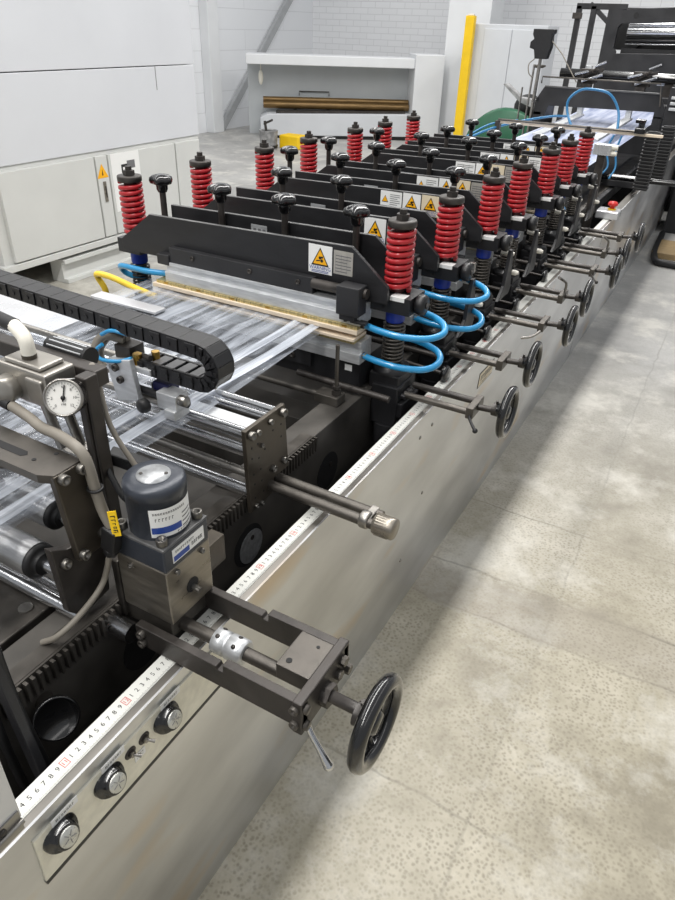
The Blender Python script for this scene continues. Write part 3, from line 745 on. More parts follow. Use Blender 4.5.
# left front rollers
for (yy, zz, rr, xe, lab) in ((.505,.888,.031,-.236,'thick polished roller ending in a black bearing collar below the slotted plate'),
                             (.60,.895,.028,-.30,'polished roller set back behind the thick one, under the slotted plate')):
    t = thing('steel_roller', lab, 'roller', (-.6, yy, zz), 'front rollers')
    part(MB('satin_roller').cyl((-1.1,yy,zz),(xe,yy,zz), rr, 32), 'roller_body', t)
    part(MB('rubber').lathe([(rr*.98,0),(rr*.98,.008),(rr*.8,.010),(rr*.62,.011),(rr*.62,.018)], (xe,yy,zz), X, 28), 'bearing_collar', t, 0, 'black bearing collar')
    part(MB('chrome').cyl((xe+.013,yy,zz),(-.147,yy,zz), .0105, 18), 'roller_shaft', t)
m = MB('chrome').cyl((-1.1,.50,.815),(-.147,.50,.815), .0135, 20); single(m, 'thin_guide_bar', 'thin bright guide bar just below the thick polished roller', 'bar')
m = MB('chrome').cyl((-1.1,.535,.778),(-.075,.535,.778), .018, 24); single(m, 'lower_guide_bar', 'bright bar emerging under the bracket plate above the gear rack', 'bar')
m = MB('redpart').obox((-.47,.57,.985), (1,.2,0), (-.2,1,0), Z, .06, .012, .018); single(m, 'red_scraper', 'small red painted block under the slotted plate, left edge', 'block', .003)
m = MB('dark').obox((-.42,.585,.955), (1,.5,.2), (-.5,1,0), Z, .05, .012, .012); m.cyl((-.40,.57,.945),(-.38,.545,.94), .014, 14); single(m, 'scraper_holder', 'dark holder with round bolt under the red block', 'holder', .002)

# ------------------------------------------------------------------ pressure regulator
pr_ = thing('pressure_regulator', 'zinc grey air regulator with white elbow and round pressure gauge', 'regulator', (-.3, .62, 1.1))
m = MB('regulator').box(-.37, -.255, .605, .665, 1.115, 1.175); m.box(-.355, -.27, .61, .66, 1.175, 1.183); m.box(-.30, -.262, .60, .61, 1.12, 1.165)
part(m, 'regulator_body', pr_, .004)
m = MB('regulator').lathe([(.021,0),(.023,.006),(.023,.035),(.02,.038),(0,.038)], (-.345,.61,1.135), Vector((.35,-.85,.1)), 24); fk = part(m, 'adjusting_knob', pr_)
gd = Vector((.55,-.70,.40)).normalized(); gc = Vector((-.205,.594,1.158))
m = MB('gloss_black').lathe([(.026,-.045),(.0275,-.04),(.0275,-.004)], gc, gd, 32); m.use('steel').lathe([(.0275,-.004),(.0292,-.002),(.0292,.004),(.0268,.006),(.0255,.003)], gc, gd, 36, False)
gg = part(m, 'pressure_gauge', pr_, 0, 'black cased pressure gauge')
gr_ = gd.cross(Z).normalized()*-1; gr_ = Z.cross(gd).normalized(); gu_ = gd.cross(gr_).normalized()
m = MB('dial').lathe([(.0260,.001),(0,.0015)], gc, gd, 30, False)
m.use('labelblack')
for q in range(25):
    a = math.radians(225-q*270/24); d = gr_*math.cos(a)+gu_*math.sin(a); L_ = .004 if q % 4 == 0 else .002
    m.obox(gc+gd*.0019+d*(.0235-L_/2), d, gd.cross(d), gd, L_/2, .0003, .0001)
for q in range(0,7):
    a = math.radians(225-q*45); d = gr_*math.cos(a)+gu_*math.sin(a); m.text(str(q*2), gc+gd*.0021+d*.0167, gr_, gu_, .006)
marks(m, gc+gd*.0021-gu_*.010, gr_, gu_, .007, .0035, 3)
part(m, 'gauge_dial', gg, 0, 'white dial with black numbers')
a = math.radians(80); d = gr_*math.cos(a)+gu_*math.sin(a)
m = MB('labelblack').obox(gc+gd*.003+d*.007, d, gd.cross(d), gd, .013, .0009, .0003); m.lathe([(.0035,.002),(.0035,.004),(0,.004)], gc, gd, 14); part(m, 'needle', gg)
m = MB('labelwhite').obox(gc-gd*.02+gu_*.0277, gr_, gd, gu_, .012, .012, .0005); part(m, 'gauge_sticker', gg)
m = MB('plastic_white').tube([(-.315,.63,1.183),(-.315,.63,1.205),(-.32,.632,1.215),(-.332,.635,1.222),(-.35,.64,1.226)], .0115, 14, smoothsub=4)
m.use('bronze_steel').cyl((-.315,.63,1.18),(-.315,.63,1.19), .012, 14); part(m, 'elbow_fitting', pr_, 0, 'white elbow fitting')
m = MB('rubber').cyl((-.348,.64,1.226),(-.5,.66,1.228), .012, 14); part(m, 'air_hose', pr_, 0, 'black air hose')
m = MB('steel').cyl((-.27,.64,1.115),(-.26,.66,.98), .009, 12); m.cyl((-.305,.63,1.115),(-.30,.65,.97), .009, 12); m.box(-.27,-.235,.62,.66,1.0,1.03); part(m, 'drop_pipe', pr_, 0, 'steel drop pipes')

# ------------------------------------------------------------------ cables
m = MB('cable').tube([(-.316,.58,1.118),(-.27,.575,1.112),(-.232,.565,1.112),(-.175,.555,1.118),(-.128,.55,1.105),(-.117,.55,1.047),(-.109,.55,1.01),(-.097,.55,.985)], .0085, 12, smoothsub=6)
t1 = thing('grey_cable', 'thick grey cable curving from the gauge down to a black plug', 'cable', (-.2,.57,.9))
part(m, 'cable_run', t1)
part(MB('rubber').torus((-.117,.55,1.05), Z, .0105, .0025, 18, 6), 'cable_tie', t1, 0, 'black cable tie')
part(MB('rubber').cyl((-.318,.58,1.118),(-.335,.58,1.12), .0095, 12), 'cable_gland', t1, 0, 'black cable gland')
m = MB('rubber').obox((-.099,.548,.963), (.25,0,1), Y, (1,0,-.25), .024, .0105, .0135); m.use('plastic_white').cyl((-.098,.548,.985),(-.1,.549,.996), .006, 10); m.use('rubber').hexhead((-.104,.548,.942), Vector((-.2,0,-1)), .0125, .014); part(m, 'plug', t1, .003, 'black plug')
m = MB('yellow').obox((-.083,.545,1.0), (-.2,.1,1), (.8,.6,.1), (.6,-.8,0), .021, .0065, .0008); marks(m.use('labelblack'), (-.0823,.5441,1.0), (.2,-.1,-1), (.8,.6,.1), .03, .007, 5); part(m, 'cable_tag', t1, 0, 'yellow tag')
m = MB('cable').tube([(-.108,.547,.93),(-.116,.543,.90),(-.122,.535,.872),(-.122,.511,.856),(-.122,.469,.842),(-.135,.44,.825),(-.16,.43,.808)], .005, 10, smoothsub=6)
part(m, 'lower_cable', t1)
m = MB('cable').tube([(-.245,.69,1.165),(-.25,.70,1.14),(-.215,.68,1.065),(-.17,.68,1.0),(-.155,.682,.975)], .0048, 10, smoothsub=4)
t2 = thing('sensor_cable', 'thin grey cable slanting from the post to a brass fitting behind the motor', 'cable', (-.2,.68,.96))
part(m, 'cable_run', t2)
m = MB('brassfit').cyl((-.155,.682,.98),(-.148,.684,.955), .009, 12); m.hexhead((-.158,.681,.972), Vector((.1,0,-1)), .011, .008); m.cyl((-.148,.69,.975),(-.12,.70,.985), .006, 10); part(m, 'brass_fitting', t2, 0, 'brass fitting')
m = MB('satin_black').obox((-.20,.70,.985), (1,.5,-.4), (-.5,1,0), Z, .036, .014, .012); part(m, 'sensor_body', t2, .003)
m = MB('rubber').tube([(-.235,.67,1.0),(-.2,.655,.97),(-.17,.65,.945),(-.13,.665,.92)], .0055, 10, smoothsub=4); part(m, 'black_lead', t2)
# lower-left dark stuff
ps = thing('camera_lamp', 'black round lens tube on a strut low beside the gear rack', 'lamp', (-.09,.38,.72))
c0 = Vector((-.085,.375,.735)); dd = Vector((.75,-.35,.45)).normalized()
m = MB('bare_dark').cyl(c0-dd*.0-Vector((.075,-.02,.0)), c0-dd*.01, .016, 16); part(m, 'stem', ps)
m = MB('gloss_black').lathe([(.018,-.022),(.033,-.012),(.035,.0),(.033,.004),(.031,.001),(0,.0)], c0, dd, 28); part(m, 'lens_hood', ps)
m = MB('black_paint')
m.obox((-.075,.315,.82), (.25,-.05,-1), Y, (1,0,.25), .2, .007, .012)
single(m, 'black_strut', 'black painted strut rising at the left edge near the ruler start', 'strut', .003)
for i, pts in enumerate(([(-.10,.33,.98),(-.085,.325,.84),(-.07,.33,.70),(-.07,.35,.5)], [(-.09,.36,.48),(-.075,.37,.62),(-.055,.42,.675),(-.05,.45,.66)], [(-.12,.31,.95),(-.1,.30,.75),(-.09,.31,.5)])):
    single(MB('rubber').tube(pts, .007 if i != 1 else .011, 10, smoothsub=6), 'black_cable', ['black cable hanging along the strut by the lens tube', 'thick black cable looping up beside the ruler tape', 'black cable outermost at the left edge of the strut'][i], 'cable', 0, 'black cables at the strut')

# ------------------------------------------------------------------ drag chain
dc = thing('cable_chain', 'black plastic cable drag chain looping back over the film', 'cable chain', (-.45,.9,1.03))
path = []
zc, xc, rad = 1.100, -.185, .034
n_up = 26
for i in range(n_up): 
    u = i/n_up; path.append(Vector((-1.28+u*(xc+1.28), .9, zc+rad+ .036*(1-u)**1.0)))
for i in range(8):
    a = PI/2 - PI*i/7; path.append(Vector((xc+rad*1.0*math.cos(a), .9, zc+rad*math.sin(a))))
for i in range(1, 6):
    path.append(Vector((xc-.031*i, .9, zc-rad)))
for i in range(len(path)-1):
    p, q = path[i], path[i+1]; t = (q-p); L_ = t.length; t = t.normalized(); nrm = t.cross(Y)*-1; c = (p+q)/2
    m = MB('satin_black')
    hw_ = .025; hh = .0155
    for sy_ in (-1,1):
        m.obox(c+Y*sy_*(hw_-.003), t, Y, nrm, L_*(.72 if 25 < i < 33 else .56), .003, hh)
        m.obox(c+Y*sy_*(hw_-.0005)+t*L_*.2, t, Y, nrm, L_*.3, .003, hh*.8)
        m.cyl(c+Y*sy_*(hw_-.002), c+Y*sy_*(hw_+.0042), .005, 10)
    loop = 25 < i < 33
    m.obox(c-nrm*hh*.85, t, Y, nrm, L_*(.70 if loop else .492), hw_-.004, .002)
    if i >= 30: m.use('chain_rung')
    m.obox(c+nrm*hh*.8, t, Y, nrm, L_*(.47 if i < 26 else .36), hw_-.005, .002)
    part(m, 'chain_link', dc, .001)

# ------------------------------------------------------------------ sensor head
sh = thing('sensor_carriage', 'bright aluminium sensor carriage with bolts and hoses under the drag chain', 'sensor', (-.36,.88,.99))
m = MB('alu').prism([(-.405,1.072),(-.338,1.085),(-.327,1.0),(-.386,.982)], 'y', .855, .868); part(m, 'front_plate', sh, .002)
for (bx, bz) in ((-.375,1.062),(-.366,1.038)): part(MB('dark').sockethead((bx,.855,bz), -Y, .0075, .008), 'bolt', sh)
part(MB('alu').cyl((-.392,.855,1.06),(-.392,.848,1.06), .004, 10), 'bolt', sh)
m = MB('alu').box(-.41, -.30, .868, .95, 1.055, 1.068); part(m, 'top_plate', sh, .002)
m = MB('navy').box(-.315, -.275, .885, .92, 1.0, 1.035); m.use('satin_black').box(-.335,-.315,.90,.93,.995,1.02); m.cyl((-.35,.88,1.012),(-.22,.88,1.012), .008, 12); part(m, 'sensor_cell', sh, .003, 'dark blue sensor cell')
m = MB('alu').box(-.285, -.235, .862, .90, .995, 1.03); m.box(-.262,-.235,.855,.90,.98,1.0); cb = part(m, 'clamp_block', sh, .002)
m = MB('rubber').lathe([(.012,0),(.015,.004),(.015,.014),(.011,.02),(0,.02)], (-.30,.852,1.002), Vector((-.2,-1,0)), 8); part(m, 'clamp_knob', cb, 0, 'black clamp knob')
m = MB('steel').lathe([(.011,0),(.011,.016),(.009,.018),(0,.018)], (-.235,.875,1.02), X, 16); part(m, 'clamp_screw', cb)
m = MB('steel').cyl((-.985,.885,.992),(-.24,.885,.992), .0085, 16); part(m, 'slide_rod', sh)
m = MB('steel').cyl((-.985,.99,1.0),(-.24,.99,1.0), .0085, 16); part(m, 'slide_rod', sh)
m = MB('cable').tube([(-.40,.865,1.05),(-.43,.86,1.045),(-.445,.868,1.075),(-.43,.885,1.105),(-.39,.90,1.10)], .0095, 12, smoothsub=5); m.tube([(-.40,.875,1.045),(-.43,.875,1.04),(-.45,.885,1.07),(-.43,.90,1.1),(-.39,.91,1.10)], .0085, 12, smoothsub=5); part(m, 'hose_bundle', sh, 0, 'grey hose bundle')
m = MB('blue_hose').tube([(-.41,.86,1.10),(-.425,.855,1.085),(-.41,.85,1.072),(-.37,.856,1.075),(-.34,.865,1.085)], .004, 10, smoothsub=5); m.tube([(-.42,.87,1.115),(-.39,.87,1.13),(-.36,.88,1.125)], .004, 10, smoothsub=4); part(m, 'air_hose', sh, 0, 'thin blue air hose')
m = MB('brassfit').cyl((-.34,.88,1.068),(-.34,.88,1.09), .009, 12); m.cyl((-.31,.9,1.068),(-.31,.9,1.095), .008, 12); m.use('dark').box(-.40,-.36,.88,.92,1.068,1.095); m.cyl((-.36,.895,1.08),(-.31,.885,1.085), .006, 8); part(m, 'fittings', sh)

# ------------------------------------------------------------------ yellow hose on the far side
m = MB('yellow_hose').tube([(-.80,1.42,.955),(-.86,1.415,.965),(-.96,1.41,.985),(-1.02,1.41,.985),(-1.03,1.42,.965),(-1.02,1.43,.93),(-1.03,1.44,.86)], .0095, 12, smoothsub=6)
single(m, 'yellow_hose', 'bent yellow air hose by the far left spring', 'hose')

# ------------------------------------------------------------------ sealing stations
def warn_label(x0, x1, z0, z1, yf, bg='labelwhite', warning=True):
    m = MB(bg); w = x1-x0; h_ = z1-z0
    m.box(x0, x1, yf-.0012, yf, z0, z1)
    e = yf-.0015
    def tri(s, o):
        c = ((x0+x1)/2, z0+h_*.56); a = min(w*.42, h_*.36)*s
        return [(c[0]-a, o, c[1]-a*.8), (c[0]+a, o, c[1]-a*.8), (c[0], o, c[1]+a*1.0)]
    m.use('labelblack').poly3(tri(1.0, e)); m.use('labelyellow').poly3(tri(.8, e-.0003))
    m.use('labelblack'); c = ((x0+x1)/2, z0+h_*.5)
    for (dx, dz, r) in ((0,.004,.0042),(.005,-.003,.0042),(.006,.006,.003)):
        m.lathe([(r,0),(0,.0002)], (c[0]+dx*w/.07, e-.0005, c[1]+dz*w/.07), -Y, 10, False)
    m.quad((c[0]-.012*w/.07, e-.0005, c[1]-.006*w/.07), (.012*w/.07,0,.002), (0,0,.003))
    if warning:
        m.use('labelblue'); m.text('WARNING', ((x0+x1)/2, e-.0004, z0+h_*.19), X, Z, w*.19)
        for q in range(2): m.quad((x0+w*.14, e-.0004, z0+h_*(.085-.05*q)), (w*.72,0,0), (0,0,h_*.022))
    return m
def text_label(x0, x1, z0, z1, yf, bg='labelwhite', tri=True):
    m = MB(bg); w = x1-x0; h_ = z1-z0
    m.box(x0, x1, yf-.0012, yf, z0, z1); e = yf-.0015
    if tri:
        c = (x0+w*.22, z0+h_*.45); a = h_*.26
        m.use('labelblack').poly3([(c[0]-a,e,c[1]-a*.8),(c[0]+a,e,c[1]-a*.8),(c[0],e,c[1]+a)])
        a *= .78; m.use('labelyellow').poly3([(c[0]-a,e-.0003,c[1]-a*.8),(c[0]+a,e-.0003,c[1]-a*.8),(c[0],e-.0003,c[1]+a)])
    m.use('ink'); xs = x0+w*(.45 if tri else .1); xe = x0+w*.92
    n = 6
    for q in range(n):
        m.quad((xs, e-.0003, z0+h_*(.1+q*.8/n)), ((xe-xs)*(.75 if q % 3 == 0 else 1),0,0), (0,0,h_*.04))
    if not tri:
        for q in range(3): m.quad((x0+w*(.1+q*.3), e-.0004, z0+h_*.1), (w*.012,0,0), (0,0,h_*.75))
    return m

def make_station():
    t = thing('sealing_station', 'heat sealing station', 'sealing station', (-.54, 0, .72), 'heat sealing stations')
    P = [(-.99,1.045),(-.99,1.078),(-.87,1.163),(-.20,1.178),(-.095,1.095),(-.095,1.052)]
    m = MB('beam_black').prism(P, 'y', -.072, -.060)
    m.use('black_edge').prism([(-.87,1.163),(-.20,1.178),(-.20,1.1795),(-.87,1.1645)], 'y', -.072, -.060)
    fb = part(m, 'front_beam', t, .001)
    P2 = [(-.90,1.05),(-.90,1.163),(-.20,1.178),(-.095,1.095),(-.095,1.05)]
    m = MB('beam_black').prism(P2, 'y', .058, .070)
    m.use('black_edge').prism([(-.90,1.163),(-.20,1.178),(-.20,1.1795),(-.90,1.1645)], 'y', .058, .070)
    rb = part(m, 'rear_beam', t, .001)
    m = MB('alu').box(-.60, -.545, .0565, .058, 1.128, 1.152); m.use('ink')
    for q in range(3): m.quad((-.592+q*.016, .0562, 1.134), (.010,0,0), (0,0,.008))
    part(m, 'name_plate', rb, 0, 'small bare metal name plate')
    part(MB('black_paint').box(-.90, -.10, -.06, .058, 1.045, 1.06), 'beam_floor', t)
    m = MB('black_paint').box(-.785, -.30, -.094, -.072, 1.036, 1.088); cl = part(m, 'clamp_bar', t, .0015)
    for bx in (-.70,-.50,-.345): part(MB('dark').sockethead((bx,-.094,1.07), -Y, .007, .004), 'bolt', cl)
    part(MB('black_paint').box(-.83, -.785, -.10, -.06, 1.035, 1.065), 'end_bracket', t, .003)
    # right clamp and shaft
    m = MB('black_paint').box(-.212, -.148, -.125, -.078, 1.02, 1.095); m.box(-.205,-.16,-.12,-.085,1.005,1.02); m.cyl((-.19,-.11,1.02),(-.19,-.11,1.0), .006, 8); m.box(-.175,-.13,-.115,-.095,1.0,1.008); part(m, 'clamp_block', t, .003)
    part(MB('dark').cyl((-.30,-.062-.03,1.075),(-.14,-.062-.03,1.075), .013, 16), 'tie_shaft', t)
    # springs
    for (sx_, left) in ((-.10, False), (-1.0, True)):
        z0, z1 = 1.068, 1.232
        m = MB('red').helix((sx_,0,0), z0+.006, z1-.004, .0305, 9.6, .0062, .0066)
        s_ = part(m, 'red_spring', t, 0, 'red die spring')
        part(MB('redcore').cyl((sx_,0,z0),(sx_,0,z1), .019, 16), 'guide_core', s_)
        part(MB('dark').lathe([(.0345,z1-.002),(.0362,z1),(.0362,z1+.012),(.0347,z1+.0145),(.012,z1+.0145)], (sx_,0,0), Z, 28), 'spring_cap', s_)
        m = MB('dark').hexhead((sx_,0,z1+.0145), Z, .017, .014); m.cyl((sx_,0,z1+.028),(sx_,0,z1+.04), .0095, 12); part(m, 'nut', s_)
        m = MB('blue_collar').lathe([(.024,.985),(.026,.99),(.026,1.022)], (sx_,0,0), Z, 24); part(m, 'blue_collar', t, 0, 'blue collar')
        m = MB('rubber' if left else 'bare_dark').helix((sx_,0,0), .868, .982, .027, 11, .0035, .0032, 20, 6)
        l_ = part(m, 'lower_spring', t, 0, 'dark coil spring')
        part(MB('dark').cyl((sx_,0,.855),(sx_,0,.99), .016, 16), 'guide_core', l_)
        part(MB('black_paint').lathe([(.05,.845),(.05,.858),(.032,.862),(.032,.868)], (sx_,0,0), Z, 28), 'spring_seat', t)
        part(MB('black_paint').box(sx_-.045, sx_+.045, -.045, .045, .775, .845), 'foot_block', t, .003)
    m = MB('black_paint').box(-.158, -.042, -.047, .047, 1.022, 1.066); m.use('labelwhite').box(-.098,-.058,-.0475,-.047,1.056,1.0666); m.box(-.098,-.058,-.047,-.015,1.066,1.0666)
    eb = part(m, 'end_block', t, .003)
    m = MB('void').cyl((-.115,-.0475,1.035),(-.115,-.047,1.035), .004, 10); part(m, 'set_screw', eb)
    m = MB('satin_black').lathe([(.016,0),(.025,.004),(.027,.010),(.027,.022),(.023,.028),(0,.028)], (-.042,-.005,1.045), X, 10); m.use('dark').cyl((-.02,-.005,1.045),(-.01,-.005,1.045), .008, 10); part(m, 'side_knob', t)
    part(MB('black_paint').box(-1.045, -.955, -.04, .04, 1.022, 1.066), 'left_end_block', t, .003)
    # jaws
    m = MB('alu').prism([(-.06,1.045),(-.098,1.045),(-.098,1.035),(-.094,1.033),(-.094,1.022),(-.104,1.018),(-.104,.991),(-.04,.991),(-.04,1.045)], 'x', -.80, -.152)
    uj = part(m, 'upper_jaw', t, .001, 'bright aluminium jaw bar')
    m = MB('brass').box(-.83, -.155, -.111, -.05, .982, .991); m.use('brassfit')
    for q in range(6): m.box(-.8+q*.12, -.785+q*.12, -.1115, -.111, .9835, .9895)
    part(m, 'brass_strip', uj, .001, 'brass strip')
    part(MB('cream').box(-.84, -.152, -.118, -.05, .971, .982), 'upper_pad', uj, .001, 'cream insulation strip')
    m = MB('alu').prism([(-.06,.945),(-.10,.945),(-.10,.93),(-.094,.928),(-.094,.915),(-.106,.912),(-.106,.885),(-.04,.885),(-.04,.945)], 'x', -.82, -.146)
    lj = part(m, 'lower_jaw', t, .001, 'bright aluminium jaw bar')
    part(MB('cream').box(-.84, -.158, -.122, -.05, .952, .960), 'lower_pad', lj, .001, 'cream insulation strip')
    part(MB('brass').box(-.84, -.16, -.116, -.05, .944, .952), 'lower_brass_strip', lj)
    # lower beam
    m = MB('black_paint').box(-.94, -.155, -.085, .05, .805, .885); m.box(-.94, -.30, -.10, -.085, .84, .885); m.use('labelwhite').box(-.20,-.178,-.0856,-.085,.85,.868)
    lb = part(m, 'lower_beam', t, .002)
    for bx in (-.75,-.52,-.36): part(MB('dark').sockethead((bx,-.10,.862), -Y, .009, .006), 'bolt', lb)
    m = MB('black_paint').box(-.128, -.05, -.06, .06, .70, .82); m.box(-.10,-.035,-.055,.055,.73,.775)
    for q in range(4): m.cyl((-.05,-.035+.02*q,.79),(-.035,-.035+.02*q,.79), .008, 10)
    m.cyl((-.085,-.03,.70),(-.085,-.03,.64), .04, 20)
    part(m, 'rod_bracket', t, .003)
    part(MB('black_paint').box(-1.09, -.955, -.06, .06, .80, .845), 'left_foot', t, .003)
    m = MB('dark').cyl((-.33,-.118,.822),(-.05,-.112,.812), .0095, 12); part(m, 'through_rod', t)
    # star knobs
    return t

def star_knob(parent, x, yo=.044):
    zc_ = 1.236
    m = MB('gloss_black')
    n = 50; vs = []; prof = [(.62,-.012),(.95,-.008),(1.0,.0),(.95,.008),(.7,.014),(.35,.017)]
    for (k, hz) in prof:
        for i in range(n):
            a = 2*PI*i/n; r = .0335*k*(1+.10*math.cos(5*a)); vs.append((x+r*math.cos(a), yo+r*math.sin(a), zc_+hz))
    fs = [(j*n+i, j*n+(i+1) % n, (j+1)*n+(i+1) % n, (j+1)*n+i) for j in range(len(prof)-1) for i in range(n)]
    m.add(vs, fs, True); m.add([vs[i] for i in range(n)][::-1], [tuple(range(n))]); m.add([vs[(len(prof)-1)*n+i] for i in range(n)], [tuple(range(n))])
    m.lathe([(.013,-.034),(.017,-.026),(.018,-.010)], (x,yo,zc_), Z, 18)
    k = part(m, 'clamp_knob', parent, 0, 'glossy black lobed knob')
    part(MB('dark').cyl((x,yo,1.055),(x,yo,zc_-.03), .0095, 14), 'knob_stem', k)
    return k

def wheel_set(parent, xw, lever, lmat):
    m = MB('bare_dark').cyl((-.04,-.03,.795),(xw-.085,-.03,.795), .0095, 14); part(m, 'guide_rod', parent)
    m = MB('dark').cyl((-.04,.028,.80),(xw-.085,.028,.80), .0095, 14); part(m, 'guide_rod', parent)
    part(MB('bare_dark').box(xw-.092, xw-.072, -.045, .043, .782, .814), 'rod_yoke', parent, .002)
    part(MB('dark').cyl((xw-.075,0,.80),(xw-.01,0,.805), .0085, 14), 'screw_shaft', parent)
    h = part(wheel_mb((xw,0,.808), .071, .0105), 'handwheel', parent)
    m = MB('dark').lathe([(.017,0),(.017,.024),(.014,.027)], (xw-.034,0,.806), X, 16); m.cyl((xw-.024,0,.82),(xw-.024,0,.832), .0035, 8); part(m, 'hub_collar', h)
    if lever == 1:
        m = MB(lmat).tube([(xw-.08,-.045,.79),(xw-.07,-.06,.785),(xw-.05,-.08,.775)], [.005,.004,.0045], 8, smoothsub=3); m.sphere((xw-.049,-.081,.775), .007); part(m, 'lever', parent)
    elif lever == 2:
        m = MB(lmat).tube([(xw-.078,.0,.81),(xw-.078,.0,.845),(xw-.085,-.02,.862),(xw-.10,-.05,.88)], [.005,.005,.0045,.006], 8, smoothsub=3); part(m, 'lever', parent)
    elif lever == 3:
        m = MB(lmat).tube([(xw-.08,-.045,.785),(xw-.10,-.07,.77),(xw-.13,-.09,.765)], [.005,.004,.0045], 8, smoothsub=3); part(m, 'lever', parent)

base = make_station()
YS = [1.57, 1.90, 2.275, 2.595, 3.0, 3.31, 3.65]
XW = [.232, .205, .228, .214, .245, .232, .24]
names = ['frontmost heat sealing station, warning sign and grey data plate on its black beam',
         'second heat sealing station from the front, lone warning sign behind the first red spring',
         'third heat sealing station from the front, text notice beside white and beige warning signs',
         'fourth heat sealing station from the front, its four star knobs all in view',
         'fifth heat sealing station from the front, row of four labels, grey plate rightmost',
         'sixth heat sealing station from the front, second to last before the printed web',
         'rearmost heat sealing station, last red springs before the printed web']
stations = []
for i, yy in enumerate(YS):
    o = base if i == 0 else dup(base, (-.54, yy, .72), names[i], 'heat sealing stations')
    stations.append(o)
base.location = (-.54, YS[0], .72); base['label'] = names[0]
KN = [(-.915,-.695,-.475,-.25), (-.70,-.48), (-.915,-.695,-.47,-.25), (-.93,-.71,-.475,-.245), (-.91,-.69,-.467,-.25), (-.69,-.46,-.245), (-.69,-.46,-.25)]
for i, o in enumerate(stations):
    ORG[o.name] = Vector((-.54, 0, .72))
    for kx in KN[i]: star_knob(o, kx)
    wheel_set(o, XW[i], [1,0,3,2,1,2,0][i], ['rubber','dark','steel','steel','dark','steel','dark'][i])
    yf = -.0722
    if i == 0:
        part(warn_label(-.325,-.255,1.097,1.170,yf), 'warning_label', o, 0, 'white warning sign with yellow triangle')
        part(text_label(-.25,-.195,1.105,1.165,yf,'labelgrey',False), 'data_plate', o, 0, 'grey engraved data plate')
    if i == 1:
        part(warn_label(-.335,-.265,1.098,1.172,yf), 'warning_label', o, 0, 'white warning sign with yellow triangle')
        part(text_label(-.26,-.205,1.105,1.165,yf,'labelgrey',False), 'data_plate', o, 0, 'grey engraved data plate')
    if i == 2:
        part(text_label(-.468,-.388,1.122,1.170,yf,'labelwhite'), 'notice_label', o, 0, 'white text notice with small triangle')
        part(warn_label(-.384,-.319,1.108,1.172,yf), 'warning_label', o, 0, 'white warning sign')
        part(warn_label(-.315,-.25,1.108,1.174,yf,'labelbeige'), 'warning_label', o, 0, 'beige warning sign')
    if i in (3,4):
        part(text_label(-.474,-.388,1.118,1.170,yf,'labelwhite', i == 3), 'notice_label', o, 0, 'white text notice')
        part(warn_label(-.384,-.325,1.112,1.172,yf), 'warning_label', o, 0, 'white warning sign')
        part(warn_label(-.32,-.262,1.112,1.174,yf,'labelbeige'), 'warning_label', o, 0, 'beige warning sign')
        part(text_label(-.258,-.205,1.112,1.172,yf,'labelgrey',False), 'data_plate', o, 0, 'grey engraved data plate')
    if i in (5,6):
        part(text_label(-.474,-.385,1.118,1.170,yf,'labelwhite', False), 'notice_label', o, 0, 'white text notice')
        part(warn_label(-.38,-.32,1.112,1.172,yf), 'warning_label', o, 0, 'white warning sign')
        part(warn_label(-.315,-.255,1.112,1.174,yf,'labelbeige'), 'warning_label', o, 0, 'beige warning sign')
        part(text_label(-.25,-.195,1.112,1.172,yf,'labelwhite',False), 'data_plate', o, 0, 'pale data plate')
    if i < 2:
        for (zz, xe) in ((.99,.035), (.905,.03)):
            m = MB('blue_hose').tube([(-.145,-.085,zz),(-.10,-.09,zz-.004),(-.04,-.085,zz-.008),(.02,-.06,zz-.008),(xe+.01,-.015,zz-.002),(.02,.03,zz+.006),(-.04,.055,zz+.012),(-.12,.06,zz+.015)], .0088, 12, smoothsub=6)
            h_ = part(m, 'air_hose', o, 0, 'blue air hose loop')
            m = MB('brassfit').cyl((-.155,-.085,zz),(-.135,-.086,zz), .0085, 10); m.use('dark').hexhead((-.155,-.085,zz), X, .0105, .01); part(m, 'hose_fitting', h_)
        m = MB('blue_hose').tube([(-.82,-.075,1.0),(-.90,-.08,.995),(-1.0,-.07,.99),(-1.035,-.05,.975),(-1.03,-.03,.95),(-.98,.0,.93)], .009, 12, smoothsub=5) if i == 0 else None
        if m: part(m, 'air_hose', o, 0, 'blue air hose at left spring')
    if i >= 1:
        part(MB('plastic_white').cyl((-.20,.04,1.0),(-.14,.045,1.0), .008, 10), 'white_connector', o, 0, 'white hose connector')
        part(MB('plastic_white').lathe([(.009,0),(.009,.02),(.006,.022),(.006,.045)], (-.055,.055,1.0), (1,.1,-.1), 12), 'white_connector', o, 0, 'white hose connector')
        part(MB('plastic_white').lathe([(.009,0),(.009,.016),(.006,.018),(.006,.022)], (-.01,.07,.93), X, 12), 'white_connector', o, 0, 'white hose connector')
        part(MB('steel').box(-.048,-.03,.07,.085,1.02,1.05), 'bracket_tab', o, .001)
        m = MB('dark').cyl((-.28,-.16,.80),(-.01,-.16,.785), .0065, 10); m.use('gloss_black').lathe([(.014,0),(.026,.003),(.027,.016),(.022,.02),(0,.02)], (-.012,-.16,.785), X, 18)
        part(m, 'lock_spindle', o, 0, 'spindle with round black lock knob')
        m = MB('black_paint').prism([(-.06,.86),(.06,.86),(.07,.88),(.05,.96),(.03,1.02),(.01,1.02),(-.01,.9)], 'x', -.02, -.008)
        part(m, 'gusset_plate', o, .002)
    ORG[o.name] = Vector((-.54, YS[i], .72))

